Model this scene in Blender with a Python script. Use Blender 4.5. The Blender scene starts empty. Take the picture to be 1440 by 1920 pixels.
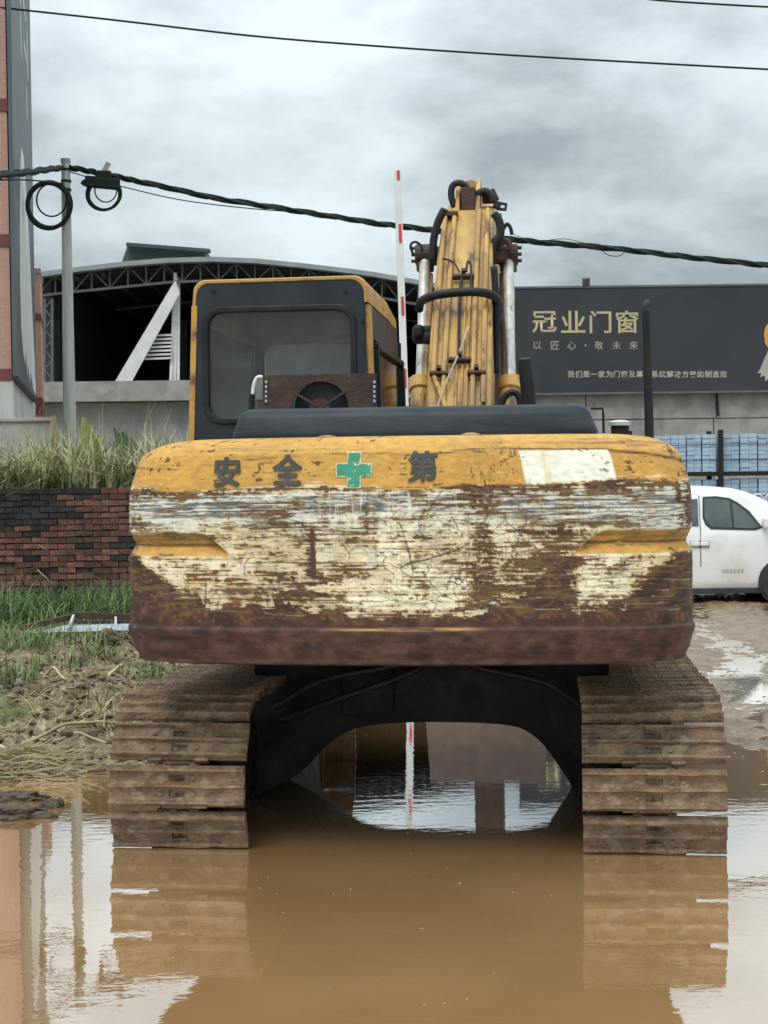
import bpy, bmesh, math, random
import numpy as np
from mathutils import Vector, Matrix

random.seed(7)
RNG = np.random.default_rng(11)
SC = bpy.context.scene
COL = SC.collection
R = math.radians

# ------------------------------------------------------------------ camera
FPX, CU, CV, HCAM = 3000.0, 720.0, 960.0, 1.9
PITCH, ROLL = math.atan(70 / 3000), R(-0.7)
cam_d = bpy.data.cameras.new('camera')
cam = bpy.data.objects.new('camera', cam_d)
COL.objects.link(cam)
cam_d.sensor_fit = 'VERTICAL'
cam_d.sensor_height = 36
cam_d.lens = FPX / 1920 * 36
cam_d.clip_start, cam_d.clip_end = 0.1, 4000
CROT = Matrix.Rotation(math.pi / 2 - PITCH, 3, 'X') @ Matrix.Rotation(ROLL, 3, 'Z')
cam.matrix_world = Matrix.Translation((0, 0, HCAM)) @ CROT.to_4x4()
SC.camera = cam
CO = Vector((0, 0, HCAM))

# ------------------------------------------------------------------ world, sun, exposure
SUN_EL, SUN_AZ = R(58), R(205)
wd = bpy.data.worlds.new('World')
SC.world = wd
wd.use_nodes = True
nt = wd.node_tree
nt.nodes.clear()
def wn(t, **k):
    n = nt.nodes.new(t)
    for a, b in k.items():
        setattr(n, a, b)
    return n
out = wn('ShaderNodeOutputWorld')
sky = wn('ShaderNodeTexSky', sky_type='NISHITA')
sky.sun_disc = False
sky.sun_elevation, sky.sun_rotation = SUN_EL, SUN_AZ
sky.dust_density = 4
tc = wn('ShaderNodeTexCoord')
mp = wn('ShaderNodeMapping')
mp.inputs['Scale'].default_value = (1.0, 1.0, 2.1)
mp.inputs['Location'].default_value = (3.33, 0.9, 0.31)
nt.links.new(tc.outputs['Generated'], mp.inputs[0])
n1 = wn('ShaderNodeTexNoise')
n1.inputs['Scale'].default_value = 6.6
n1.inputs['Detail'].default_value = 7
n1.inputs['Roughness'].default_value = 0.56
n1.inputs['Distortion'].default_value = 0.12
nt.links.new(mp.outputs[0], n1.inputs['Vector'])
rp = wn('ShaderNodeValToRGB')
e = rp.color_ramp.elements
e[0].position, e[0].color = 0.32, (0.27, 0.315, 0.335, 1)
e[1].position, e[1].color = 0.68, (0.61, 0.69, 0.72, 1)
em = rp.color_ramp.elements.new(0.5)
em.color = (0.455, 0.525, 0.55, 1)
nt.links.new(n1.outputs['Fac'], rp.inputs[0])
sep = wn('ShaderNodeSeparateXYZ')
nt.links.new(tc.outputs['Generated'], sep.inputs[0])
mx = wn('ShaderNodeMath', operation='MAXIMUM')
mx.inputs[1].default_value = 0
nt.links.new(sep.outputs['Z'], mx.inputs[0])
ov = wn('ShaderNodeMath', operation='MULTIPLY_ADD')     # overcast: brighter towards the zenith
ov.inputs[1].default_value, ov.inputs[2].default_value = 2.6, 1.04
sq = wn('ShaderNodeMath', operation='POWER')
sq.inputs[1].default_value = 2.0
nt.links.new(mx.outputs[0], sq.inputs[0])
nt.links.new(sq.outputs[0], ov.inputs[0])
bg1 = wn('ShaderNodeBackground')
nt.links.new(rp.outputs[0], bg1.inputs[0])
nt.links.new(ov.outputs[0], bg1.inputs[1])
bg2 = wn('ShaderNodeBackground')
bg2.inputs[1].default_value = 0.1
nt.links.new(sky.outputs[0], bg2.inputs[0])
mxs = wn('ShaderNodeMixShader')
mxs.inputs[0].default_value = 0.93
nt.links.new(bg2.outputs[0], mxs.inputs[1])
nt.links.new(bg1.outputs[0], mxs.inputs[2])
nt.links.new(mxs.outputs[0], out.inputs[0])

sl = bpy.data.lights.new('sun', 'SUN')
sl.energy, sl.angle, sl.color = 1.25, R(25), (1.0, 0.96, 0.9)
so = bpy.data.objects.new('sun', sl)
COL.objects.link(so)
# light comes from behind the camera's left shoulder, high up
sd = Vector((-math.cos(SUN_EL) * 0.45, -math.cos(SUN_EL) * 0.89, math.sin(SUN_EL)))
so.rotation_euler = sd.to_track_quat('Z', 'Y').to_euler()

SC.view_settings.view_transform = 'Standard'
SC.view_settings.look = 'None'
SC.view_settings.exposure = 0.36
SC.view_settings.gamma = 1
SC.render.engine = 'CYCLES'

# ------------------------------------------------------------------ pixel helpers (photo pixels -> places)
def ray(u, v):
    return CROT @ Vector(((u - CU) / FPX, -(v - CV) / FPX, -1.0))
def W(u, v, Y):
    d = ray(u, v)
    return CO + d * (Y / d.y)
def G(u, v, z=0.0):
    d = ray(u, v)
    return CO + d * ((z - HCAM) / d.z)

# ------------------------------------------------------------------ materials
def mat(name, c1, c2=None, scale=6.0, rough=0.7, metal=0.0, bump=0.0, bscale=None, stretch=(1, 1, 1),
        detail=6, lo=0.35, hi=0.65, spec=0.5, coord='Object', rnd=0.0, rough2=None, c3=None, c3scale=1.5, c3lo=0.55, c3hi=0.7):
    m = bpy.data.materials.new(name)
    m.use_nodes = True
    t = m.node_tree
    b = t.nodes['Principled BSDF']
    b.inputs['Roughness'].default_value = rough
    b.inputs['Metallic'].default_value = metal
    b.inputs['Specular IOR Level'].default_value = spec
    c2 = c2 or tuple(x * 0.75 for x in c1)
    tcn = t.nodes.new('ShaderNodeTexCoord')
    mpn = t.nodes.new('ShaderNodeMapping')
    mpn.inputs['Scale'].default_value = stretch
    t.links.new(tcn.outputs[coord], mpn.inputs[0])
    nz = t.nodes.new('ShaderNodeTexNoise')
    nz.inputs['Scale'].default_value = scale
    nz.inputs['Detail'].default_value = detail
    t.links.new(mpn.outputs[0], nz.inputs['Vector'])
    if rnd:
        oi = t.nodes.new('ShaderNodeObjectInfo')
        nz.noise_dimensions = '4D'
        ml = t.nodes.new('ShaderNodeMath'); ml.operation = 'MULTIPLY'; ml.inputs[1].default_value = 40
        t.links.new(oi.outputs['Random'], ml.inputs[0])
        t.links.new(ml.outputs[0], nz.inputs['W'])
    r = t.nodes.new('ShaderNodeValToRGB')
    r.color_ramp.elements[0].position = lo
    r.color_ramp.elements[1].position = hi
    r.color_ramp.elements[0].color = (*c1, 1)
    r.color_ramp.elements[1].color = (*c2, 1)
    t.links.new(nz.outputs['Fac'], r.inputs[0])
    last = r.outputs[0]
    if c3:
        n3 = t.nodes.new('ShaderNodeTexNoise')
        n3.inputs['Scale'].default_value = c3scale
        n3.inputs['Detail'].default_value = 8
        n3.inputs['Roughness'].default_value = 0.65
        t.links.new(mpn.outputs[0], n3.inputs['Vector'])
        r3 = t.nodes.new('ShaderNodeMapRange')
        r3.inputs[1].default_value, r3.inputs[2].default_value = c3lo, c3hi
        t.links.new(n3.outputs['Fac'], r3.inputs[0])
        mx3 = t.nodes.new('ShaderNodeMix'); mx3.data_type = 'RGBA'
        t.links.new(r3.outputs[0], mx3.inputs[0])
        t.links.new(last, mx3.inputs[6])
        mx3.inputs[7].default_value = (*c3, 1)
        last = mx3.outputs[2]
    if rnd:
        hv = t.nodes.new('ShaderNodeHueSaturation')
        mr = t.nodes.new('ShaderNodeMapRange')
        mr.inputs[3].default_value, mr.inputs[4].default_value = 1 - rnd, 1 + rnd
        t.links.new(oi.outputs['Random'], mr.inputs[0])
        t.links.new(mr.outputs[0], hv.inputs['Value'])
        t.links.new(last, hv.inputs['Color'])
        last = hv.outputs[0]
    t.links.new(last, b.inputs['Base Color'])
    if rough2 is not None:
        m2 = t.nodes.new('ShaderNodeMapRange')
        m2.inputs[1].default_value, m2.inputs[2].default_value = lo, hi
        m2.inputs[3].default_value, m2.inputs[4].default_value = rough, rough2
        t.links.new(nz.outputs['Fac'], m2.inputs[0])
        t.links.new(m2.outputs[0], b.inputs['Roughness'])
    if bump:
        nb = t.nodes.new('ShaderNodeTexNoise')
        nb.inputs['Scale'].default_value = bscale or scale * 4
        nb.inputs['Detail'].default_value = 5
        t.links.new(mpn.outputs[0], nb.inputs['Vector'])
        bp = t.nodes.new('ShaderNodeBump')
        bp.inputs['Strength'].default_value = bump
        bp.inputs['Distance'].default_value = 0.02
        t.links.new(nb.outputs['Fac'], bp.inputs['Height'])
        t.links.new(bp.outputs[0], b.inputs['Normal'])
    return m

M = {}
M['yellow'] = mat('worn_yellow_paint', (0.50, 0.28, 0.065), (0.38, 0.20, 0.05), 3, 0.5, bump=0.15, bscale=30,
                  c3=(0.09, 0.045, 0.03), c3scale=5, c3lo=0.54, c3hi=0.68)
M['boomyellow'] = mat('grimy_boom_paint', (0.52, 0.30, 0.065), (0.30, 0.17, 0.055), 3.5, 0.5, bump=0.2, bscale=25,
                      stretch=(2.2, 1, 0.4), c3=(0.06, 0.038, 0.025), c3scale=5, c3lo=0.52, c3hi=0.66)
M['rust'] = mat('rusty_steel', (0.072, 0.038, 0.026), (0.040, 0.023, 0.018), 9, 0.75, bump=0.3, bscale=40)
M['charcoal'] = mat('charcoal_paint', (0.014, 0.019, 0.026), (0.024, 0.030, 0.036), 4, 0.5, spec=.3, bump=0.05, bscale=60, c3=(0.05, 0.055, 0.055), c3scale=3, c3lo=0.6, c3hi=0.85)
M['hoodgrey'] = mat('dusty_hood_paint', (0.012, 0.019, 0.027), (0.022, 0.030, 0.038), 2.5, 0.45, spec=.22, stretch=(0.4, 1, 2), bump=0.06, bscale=60, c3=(.05, .056, .06), c3scale=3, c3lo=.5, c3hi=.8)
M['black'] = mat('black_rubber', (0.007, 0.009, 0.010), (0.018, 0.019, 0.019), 8, 0.55, spec=.3)
M['darkmetal'] = mat('dark_oily_steel', (0.006, 0.006, 0.008), (0.016, 0.013, 0.012), 5, 0.7, bump=0.5, spec=.25, c3=(.050, .034, .022), c3scale=2.6, c3lo=.5, c3hi=.72)
M['mudsteel'] = mat('mud_caked_steel', (0.200, 0.120, 0.066), (0.108, 0.065, 0.038), 9, 0.66, bump=0.8, bscale=55, rnd=0.2,
                    c3=(0.24, 0.165, 0.10), c3scale=11, c3lo=0.5, c3hi=0.62, rough2=0.42)
M['chrome'] = mat('cylinder_rod_chrome', (0.56, 0.56, 0.54), (0.38, 0.36, 0.33), 9, 0.5, metal=0.2, stretch=(3, 3, .25), c3=(.16, .10, .06), c3scale=5, c3lo=.58, c3hi=.72)
M['glass_dusty'] = mat('dusty', (0.3, 0.3, 0.3))
M['seat'] = mat('grey_seat_cloth', (0.46, 0.48, 0.49), (0.36, 0.38, 0.39), 10, 0.9, bump=0.2)
M['interior'] = mat('dark_cab_interior', (0.10, 0.10, 0.096), (0.14, 0.135, 0.12), 4, 0.9)
M['white'] = mat('white_paint', (0.72, 0.73, 0.72), (0.62, 0.63, 0.62), 3, 0.45)
M['vanwhite'] = mat('white_car_paint', (0.78, 0.79, 0.79), (0.70, 0.70, 0.68), 1.2, 0.22, c3=(0.55, 0.50, 0.43), c3scale=2.0, c3lo=0.56, c3hi=0.9)
M['red'] = mat('red_reflective_band', (0.62, 0.05, 0.05), (0.5, 0.04, 0.05), 9, 0.4)
M['conc'] = mat('weathered_concrete', (0.36, 0.355, 0.34), (0.27, 0.265, 0.25), 2.5, 0.9, bump=0.2, c3=(0.17, 0.17, 0.165), c3scale=1.1, c3lo=0.52, c3hi=0.75)
M['concpole'] = mat('concrete_pole', (0.50, 0.51, 0.48), (0.38, 0.39, 0.36), 5, 0.9, stretch=(3, 3, .35), bump=0.1)
M['plaster'] = mat('grey_plaster', (0.36, 0.37, 0.38), (0.29, 0.30, 0.31), 1.2, 0.9, stretch=(1, 1, 0.5), c3=(0.2, 0.2, 0.2), c3scale=.8, c3lo=.5, c3hi=.8)
M['whiteplaster'] = mat('white_plaster', (0.55, 0.55, 0.53), (0.42, 0.42, 0.40), 1.5, 0.9, stretch=(1, 1, 0.4))
M['roofsheet'] = mat('roof_sheet', (0.30, 0.34, 0.36), (0.24, 0.27, 0.29), 2, 0.5)
M['darkroof'] = mat('dark_green_sheet', (0.035, 0.055, 0.055), (0.05, 0.07, 0.07), 2, 0.7)
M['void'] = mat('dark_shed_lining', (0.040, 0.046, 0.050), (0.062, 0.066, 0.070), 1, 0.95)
M['trussgrey'] = mat('grey_truss_steel', (0.13, 0.14, 0.15), (0.09, 0.10, 0.11), 3, 0.6)
M['board'] = mat('dark_billboard_print', (0.036, 0.040, 0.048), (0.046, 0.050, 0.058), 0.7, 0.7, spec=.3)
M['gold'] = mat('gold_print', (0.50, 0.43, 0.24), (0.44, 0.38, 0.22), 3, 0.6)
M['paleprint'] = mat('pale_print', (0.42, 0.40, 0.36), (0.36, 0.34, 0.31), 3, 0.6)
M['letter'] = mat('worn_black_paint', (0.030, 0.036, 0.036), (0.05, 0.055, 0.05), 14, 0.6, c3=(0.42, 0.24, 0.07), c3scale=14, c3lo=0.64, c3hi=0.70)
M['green'] = mat('worn_green_paint', (0.025, 0.26, 0.14), (0.03, 0.20, 0.11), 14, 0.55, c3=(0.62, 0.60, 0.48), c3scale=16, c3lo=0.585, c3hi=0.63)
M['crosswhite'] = mat('pale_paint_edge', (0.62, 0.58, 0.44), (0.5, 0.44, 0.3), 18, 0.6)
M['cable'] = mat('black_cable', (0.012, 0.020, 0.018), (0.022, 0.032, 0.028), 20, 0.7, spec=.15)
M['blue'] = mat('blue_film_wrap', (0.30, 0.43, 0.58), (0.42, 0.53, 0.64), 6, 0.35, rnd=0.12, stretch=(1, 1, 4), bump=.15)
M['strap'] = mat('dark_strap', (0.05, 0.07, 0.1), None, 5, 0.6)
M['brick'] = mat('old_red_brick', (0.22, 0.085, 0.058), (0.10, 0.052, 0.042), 9, 0.92, bump=0.7, bscale=40, rnd=0.5,
                 coord='Object', c3=(0.05, 0.042, 0.038), c3scale=7, c3lo=0.52, c3hi=0.66)
M['brickblack'] = mat('mould_blackened_brick', (0.018, 0.017, 0.018), (0.040, 0.033, 0.030), 9, 0.95, bump=0.5, bscale=40, rnd=0.35)
M['mortar'] = mat('dirty_mortar', (0.085, 0.072, 0.062), (0.045, 0.040, 0.035), 9, 0.95, bump=.4)
M['straw'] = mat('dry_straw', (0.50, 0.41, 0.25), (0.32, 0.255, 0.145), 2, 0.85)
M['rubble'] = mat('rubble_stone', (0.24, 0.19, 0.145), (0.15, 0.11, 0.08), 3, 0.9, c3=(0.42, 0.37, 0.30), c3scale=2.2, c3lo=.62, c3hi=.66)
M['clod'] = mat('dark_mud_clod', (0.050, 0.034, 0.023), (0.095, 0.068, 0.045), 9, 0.7, bump=0.6, bscale=30)
M['galv'] = mat('bright_galvanised_sheet', (0.55, 0.60, 0.63), (0.42, 0.46, 0.48), 3, 0.35, metal=.3)
M['tyre'] = mat('tyre_rubber', (0.018, 0.018, 0.018), (0.04, 0.037, 0.034), 9, 0.85)
M['trim'] = mat('dark_green_trim', (0.025, 0.035, 0.034), None, 5, 0.5)
M['vanglass'] = mat('tinted_window_glass', (0.045, 0.065, 0.068), (0.10, 0.125, 0.125), 2.5, 0.06)
M['dusthose'] = mat('dusty_tan_hose', (0.40, 0.34, 0.25), (0.3, 0.24, 0.17), 8, 0.7)
M['signsky'] = mat('sky_lightened_sign_print', (0.085, 0.105, 0.12), (0.07, 0.085, 0.10), 0.7, 0.5)  # dark sign print, its colour lightened to paint in the reflected sky
M['crumb'] = mat('dark_earth_crumb', (0.17, 0.118, 0.072), (0.085, 0.06, 0.038), 3, 0.9)
M['orange'] = mat('orange_print', (0.62, 0.26, 0.05), (0.66, 0.36, 0.08), 3, 0.7)

def tile_mat(name, c1, c2, mortar, sx):
    m = bpy.data.materials.new(name); m.use_nodes = True
    t = m.node_tree; b = t.nodes['Principled BSDF']; b.inputs['Roughness'].default_value = 0.55
    tcn = t.nodes.new('ShaderNodeTexCoord'); mpn = t.nodes.new('ShaderNodeMapping')
    mpn.inputs['Rotation'].default_value = (R(90), 0, 0)
    t.links.new(tcn.outputs['Object'], mpn.inputs[0])
    br = t.nodes.new('ShaderNodeTexBrick')
    br.offset = 0
    br.inputs['Scale'].default_value = sx
    br.inputs['Color1'].default_value = (*c1, 1); br.inputs['Color2'].default_value = (*c2, 1)
    br.inputs['Mortar'].default_value = (*mortar, 1)
    br.inputs['Mortar Size'].default_value = 0.03
    br.inputs['Brick Width'].default_value = 0.5
    t.links.new(mpn.outputs[0], br.inputs['Vector'])
    t.links.new(br.outputs['Color'], b.inputs['Base Color'])
    return m
M['pink'] = tile_mat('pink_facade_tile', (0.56, 0.31, 0.25), (0.48, 0.26, 0.21), (0.36, 0.25, 0.21), 6)
M['redband'] = tile_mat('dark_red_facade_tile', (0.20, 0.055, 0.05), (0.17, 0.05, 0.045), (0.12, 0.05, 0.045), 6)

def window_mat(name, dust=0.33, dustcol=(0.12, 0.12, 0.11)):
    m = bpy.data.materials.new(name); m.use_nodes = True
    t = m.node_tree; t.nodes.clear()
    o = t.nodes.new('ShaderNodeOutputMaterial')
    tr = t.nodes.new('ShaderNodeBsdfTransparent'); tr.inputs[0].default_value = (0.90, 0.93, 0.93, 1)
    gl = t.nodes.new('ShaderNodeBsdfGlossy'); gl.inputs['Roughness'].default_value = 0.08
    df = t.nodes.new('ShaderNodeBsdfDiffuse'); df.inputs[0].default_value = (*dustcol, 1)
    fr = t.nodes.new('ShaderNodeFresnel'); fr.inputs[0].default_value = 1.45
    m1 = t.nodes.new('ShaderNodeMixShader'); m2 = t.nodes.new('ShaderNodeMixShader')
    tcn = t.nodes.new('ShaderNodeTexCoord'); nz = t.nodes.new('ShaderNodeTexNoise')
    mpn = t.nodes.new('ShaderNodeMapping'); mpn.inputs['Scale'].default_value = (2, 2, .7)
    t.links.new(tcn.outputs['Object'], mpn.inputs[0]); t.links.new(mpn.outputs[0], nz.inputs['Vector'])
    nz.inputs['Scale'].default_value = 5; nz.inputs['Detail'].default_value = 8
    mr = t.nodes.new('ShaderNodeMapRange')
    mr.inputs[1].default_value, mr.inputs[2].default_value = 0.3, 0.75
    mr.inputs[3].default_value, mr.inputs[4].default_value = dust * 0.6, dust * 1.7
    t.links.new(nz.outputs['Fac'], mr.inputs[0])
    t.links.new(fr.outputs[0], m1.inputs[0]); t.links.new(tr.outputs[0], m1.inputs[1]); t.links.new(gl.outputs[0], m1.inputs[2])
    t.links.new(mr.outputs[0], m2.inputs[0]); t.links.new(m1.outputs[0], m2.inputs[1]); t.links.new(df.outputs[0], m2.inputs[2])
    t.links.new(m2.outputs[0], o.inputs[0])
    return m
M['cabglass'] = window_mat('dusty_cab_glass', 0.07, (0.26, 0.25, 0.225))
M['clearglass'] = window_mat('clear_cab_glass', 0.03, (0.26, 0.255, 0.24))

def attr_mat(name, rough=0.62, bump=0.25):
    """colour from the painted 'paint' attribute plus fine grain"""
    m = bpy.data.materials.new(name); m.use_nodes = True
    t = m.node_tree; b = t.nodes['Principled BSDF']
    at = t.nodes.new('ShaderNodeAttribute'); at.attribute_name = 'paint'
    tcn = t.nodes.new('ShaderNodeTexCoord'); mpn = t.nodes.new('ShaderNodeMapping')
    mpn.inputs['Scale'].default_value = (1, 1, 2.4)
    t.links.new(tcn.outputs['Object'], mpn.inputs[0])
    nz = t.nodes.new('ShaderNodeTexNoise'); nz.inputs['Scale'].default_value = 22; nz.inputs['Detail'].default_value = 9
    t.links.new(mpn.outputs[0], nz.inputs['Vector'])
    mr = t.nodes.new('ShaderNodeMapRange'); mr.inputs[1].default_value = .25; mr.inputs[2].default_value = .75
    mr.inputs[3].default_value = .78; mr.inputs[4].default_value = 1.2
    t.links.new(nz.outputs['Fac'], mr.inputs[0])
    hv = t.nodes.new('ShaderNodeHueSaturation')
    t.links.new(mr.outputs[0], hv.inputs['Value']); t.links.new(at.outputs['Color'], hv.inputs['Color'])
    t.links.new(hv.outputs[0], b.inputs['Base Color'])
    b.inputs['Roughness'].default_value = rough
    b.inputs['Specular IOR Level'].default_value = 0.32
    bw = t.nodes.new('ShaderNodeRGBToBW'); t.links.new(hv.outputs[0], bw.inputs[0])
    bp = t.nodes.new('ShaderNodeBump'); bp.inputs['Strength'].default_value = bump; bp.inputs['Distance'].default_value = 0.006
    t.links.new(bw.outputs[0], bp.inputs['Height']); t.links.new(bp.outputs[0], b.inputs['Normal'])
    return m

# ------------------------------------------------------------------ mesh helpers
class MB:
    def __init__(s):
        s.v, s.f = [], []
    def add(s, vs, fs):
        o = len(s.v)
        s.v += [tuple(p) for p in vs]
        s.f += [tuple(i + o for i in q) for q in fs]
        return s
    def box(s, c, d, rot=None):
        c = Vector(c)
        vs = []
        for z in (-1, 1):
            for y in (-1, 1):
                for x in (-1, 1):
                    p = Vector((x * d[0] / 2, y * d[1] / 2, z * d[2] / 2))
                    if rot is not None:
                        p = rot @ p
                    vs.append(c + p)
        return s.add(vs, [(0, 2, 3, 1), (4, 5, 7, 6), (0, 1, 5, 4), (2, 6, 7, 3), (0, 4, 6, 2), (1, 3, 7, 5)])
    def b2(s, lo, hi):
        return s.box([(a + b) / 2 for a, b in zip(lo, hi)], [abs(b - a) for a, b in zip(lo, hi)])
    def bar(s, a, b, w, h, up=(0, 0, 1)):
        a, b = Vector(a), Vector(b)
        d = b - a
        L = d.length
        d.normalize()
        u = Vector(up)
        x = d.cross(u)
        if x.length < 1e-4:
            x = d.cross(Vector((0, 1, 0)))
        x.normalize()
        z = x.cross(d)
        rot = Matrix((x, d, z)).transposed()
        return s.box((a + b) / 2, (w, L, h), rot)
    def tube(s, pts, r, n=8, caps=True, smooth=0):
        P = [Vector(p) for p in pts]
        if smooth:
            Q = []
            for i in range(len(P) - 1):
                p0, p1, p2, p3 = P[max(i - 1, 0)], P[i], P[i + 1], P[min(i + 2, len(P) - 1)]
                for k in range(smooth):
                    t = k / smooth
                    Q.append(0.5 * ((2 * p1) + (p2 - p0) * t + (2 * p0 - 5 * p1 + 4 * p2 - p3) * t * t + (3 * p1 - p0 - 3 * p2 + p3) * t ** 3))
            Q.append(P[-1])
            P = Q
        m = len(P)
        rr = r if hasattr(r, '__len__') else None
        t0 = (P[1] - P[0]).normalized()
        nrm = t0.orthogonal().normalized()
        vs, fs = [], []
        pt = t0
        for i in range(m):
            t = (P[min(i + 1, m - 1)] - P[max(i - 1, 0)])
            t = t.normalized() if t.length > 1e-9 else pt
            nrm = pt.rotation_difference(t) @ nrm
            pt = t
            bn = t.cross(nrm)
            q = (rr[0] + (rr[-1] - rr[0]) * i / (m - 1)) if rr else r
            for k in range(n):
                a = 2 * math.pi * k / n
                vs.append(P[i] + (nrm * math.cos(a) + bn * math.sin(a)) * q)
        for i in range(m - 1):
            for k in range(n):
                k2 = (k + 1) % n
                fs.append((i * n + k, i * n + k2, (i + 1) * n + k2, (i + 1) * n + k))
        if caps:
            fs.append(tuple(range(n - 1, -1, -1)))
            fs.append(tuple((m - 1) * n + k for k in range(n)))
        return s.add(vs, fs)
    def prism(s, poly, axis, a, b):
        """polygon in the two other axes, extruded along axis from a to b"""
        n = len(poly)
        def mk(p, w):
            if axis == 'y': return (p[0], w, p[1])
            if axis == 'x': return (w, p[0], p[1])
            return (p[0], p[1], w)
        vs = [mk(p, a) for p in poly] + [mk(p, b) for p in poly]
        fs = [tuple(range(n)), tuple(range(2 * n - 1, n - 1, -1))]
        for i in range(n):
            j = (i + 1) % n
            fs.append((i, i + n, j + n, j))
        return s.add(vs, fs)
    def ring(s, outer, inner, axis, a, b):
        n = len(outer)
        def mk(p, w):
            if axis == 'y': return (p[0], w, p[1])
            if axis == 'x': return (w, p[0], p[1])
            return (p[0], p[1], w)
        vs = [mk(p, a) for p in outer] + [mk(p, a) for p in inner] + [mk(p, b) for p in outer] + [mk(p, b) for p in inner]
        fs = []
        for i in range(n):
            j = (i + 1) % n
            fs += [(i, j, n + j, n + i), (2 * n + i, 3 * n + i, 3 * n + j, 2 * n + j), (i, 2 * n + i, 2 * n + j, j), (n + i, n + j, 3 * n + j, 3 * n + i)]
        return s.add(vs, fs)
    def lathe(s, prof, c=(0, 0, 0), n=20, axis='z'):
        vs, fs = [], []
        for (r, h) in prof:
            for k in range(n):
                a = 2 * math.pi * k / n
                x, y = r * math.cos(a), r * math.sin(a)
                p = (x, y, h) if axis == 'z' else ((h, x, y) if axis == 'x' else (x, h, y))
                vs.append(tuple(pp + cc for pp, cc in zip(p, c)))
        m = len(prof)
        for i in range(m - 1):
            for k in range(n):
                k2 = (k + 1) % n
                fs.append((i * n + k, i * n + k2, (i + 1) * n + k2, (i + 1) * n + k))
        fs.append(tuple(range(n)))
        fs.append(tuple((m - 1) * n + k for k in range(n)))
        return s.add(vs, fs)
    def mesh(s, name, m, smooth=False):
        me = bpy.data.meshes.new(name)
        me.from_pydata(s.v, [], s.f)
        bm = bmesh.new(); bm.from_mesh(me)
        bmesh.ops.recalc_face_normals(bm, faces=bm.faces)
        bm.to_mesh(me); bm.free()
        if m is not None:
            me.materials.append(M[m] if isinstance(m, str) else m)
        if smooth:
            me.polygons.foreach_set('use_smooth', [True] * len(me.polygons))
        return me
    def build(s, name, m, parent=None, smooth=False, bevel=0, seg=2, auto=None):
        o = bpy.data.objects.new(name, s.mesh(name, m, smooth))
        COL.objects.link(o)
        if parent is not None:
            o.parent = parent
        if bevel:
            md = o.modifiers.new('bevel', 'BEVEL')
            md.width, md.segments, md.limit_method, md.angle_limit = bevel, seg, 'ANGLE', R(35)
            md.harden_normals = False
        if auto:
            o.data.set_sharp_from_angle(angle=R(auto))
        return o

def tag(o, label=None, cat=None, group=None, kind=None):
    if label: o['label'] = label
    if cat: o['category'] = cat
    if group: o['group'] = group
    if kind: o['kind'] = kind
    return o
def empty(name, loc=(0, 0, 0), rz=0, parent=None):
    o = bpy.data.objects.new(name, None)
    COL.objects.link(o)
    o.location = loc
    o.rotation_euler = (0, 0, rz)
    o.empty_display_size = 0.2
    if parent is not None: o.parent = parent
    return o
def inst(name, me, parent=None, loc=(0, 0, 0), rot=None, scale=None):
    o = bpy.data.objects.new(name, me)
    COL.objects.link(o)
    o.location = loc
    if rot is not None:
        if isinstance(rot, Matrix): o.rotation_euler = rot.to_euler()
        else: o.rotation_euler = rot
    if scale: o.scale = scale
    if parent is not None: o.parent = parent
    return o
def rrect(x0, z0, x1, z1, r, n=5):
    """rounded rectangle, counter-clockwise; r is one radius or four (bl, br, tr, tl)"""
    rs = r if hasattr(r, '__len__') else (r,) * 4
    cs = [(x0 + rs[0], z0 + rs[0], 180, rs[0]), (x1 - rs[1], z0 + rs[1], 270, rs[1]), (x1 - rs[2], z1 - rs[2], 0, rs[2]), (x0 + rs[3], z1 - rs[3], 90, rs[3])]
    pts = []
    for cx, cz, a0, rad in cs:
        for k in range(n + 1):
            a = R(a0 + 90 * k / n)
            pts.append((cx + rad * math.cos(a), cz + rad * math.sin(a)))
    return pts
def text_mesh(body, size, offset=0.0, spacing=1.0):
    cu = bpy.data.curves.new('t', 'FONT')
    cu.body = body
    cu.size = size
    cu.offset = offset
    cu.align_x, cu.align_y = 'CENTER', 'CENTER'
    cu.space_character = spacing
    cu.resolution_u = 3
    o = bpy.data.objects.new('t', cu)
    COL.objects.link(o)
    bpy.context.view_layer.update()
    dg = bpy.context.evaluated_depsgraph_get()
    me = bpy.data.meshes.new_from_object(o.evaluated_get(dg))
    bpy.data.objects.remove(o)
    bpy.data.curves.remove(cu)
    return me

# ------------------------------------------------------------------ noise arrays
def vnoise(shape, sx, sy, rng=RNG):
    H, Wd = shape
    gh, gw = int(H / sy) + 3, int(Wd / sx) + 3
    g = rng.random((gh, gw))
    y = np.arange(H) / sy; x = np.arange(Wd) / sx
    yi, xi = y.astype(int), x.astype(int)
    fy, fx = y - yi, x - xi
    fy = fy * fy * (3 - 2 * fy); fx = fx * fx * (3 - 2 * fx)
    a = g[yi][:, xi]; b = g[yi][:, xi + 1]; c = g[yi + 1][:, xi]; d = g[yi + 1][:, xi + 1]
    fx = fx[None, :]; fy = fy[:, None]
    return (a * (1 - fx) + b * fx) * (1 - fy) + (c * (1 - fx) + d * fx) * fy
def fbm(shape, sx, sy, octv=4, rng=RNG):
    o = np.zeros(shape); w, t = 1.0, 0.0
    for _ in range(octv):
        o += w * vnoise(shape, max(sx, 1.01), max(sy, 1.01), rng)
        t += w; w *= 0.55; sx /= 2; sy /= 2
    return o / t
def sst(a, b, x):
    t = np.clip((x - a) / (b - a), 0, 1)
    return t * t * (3 - 2 * t)
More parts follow.
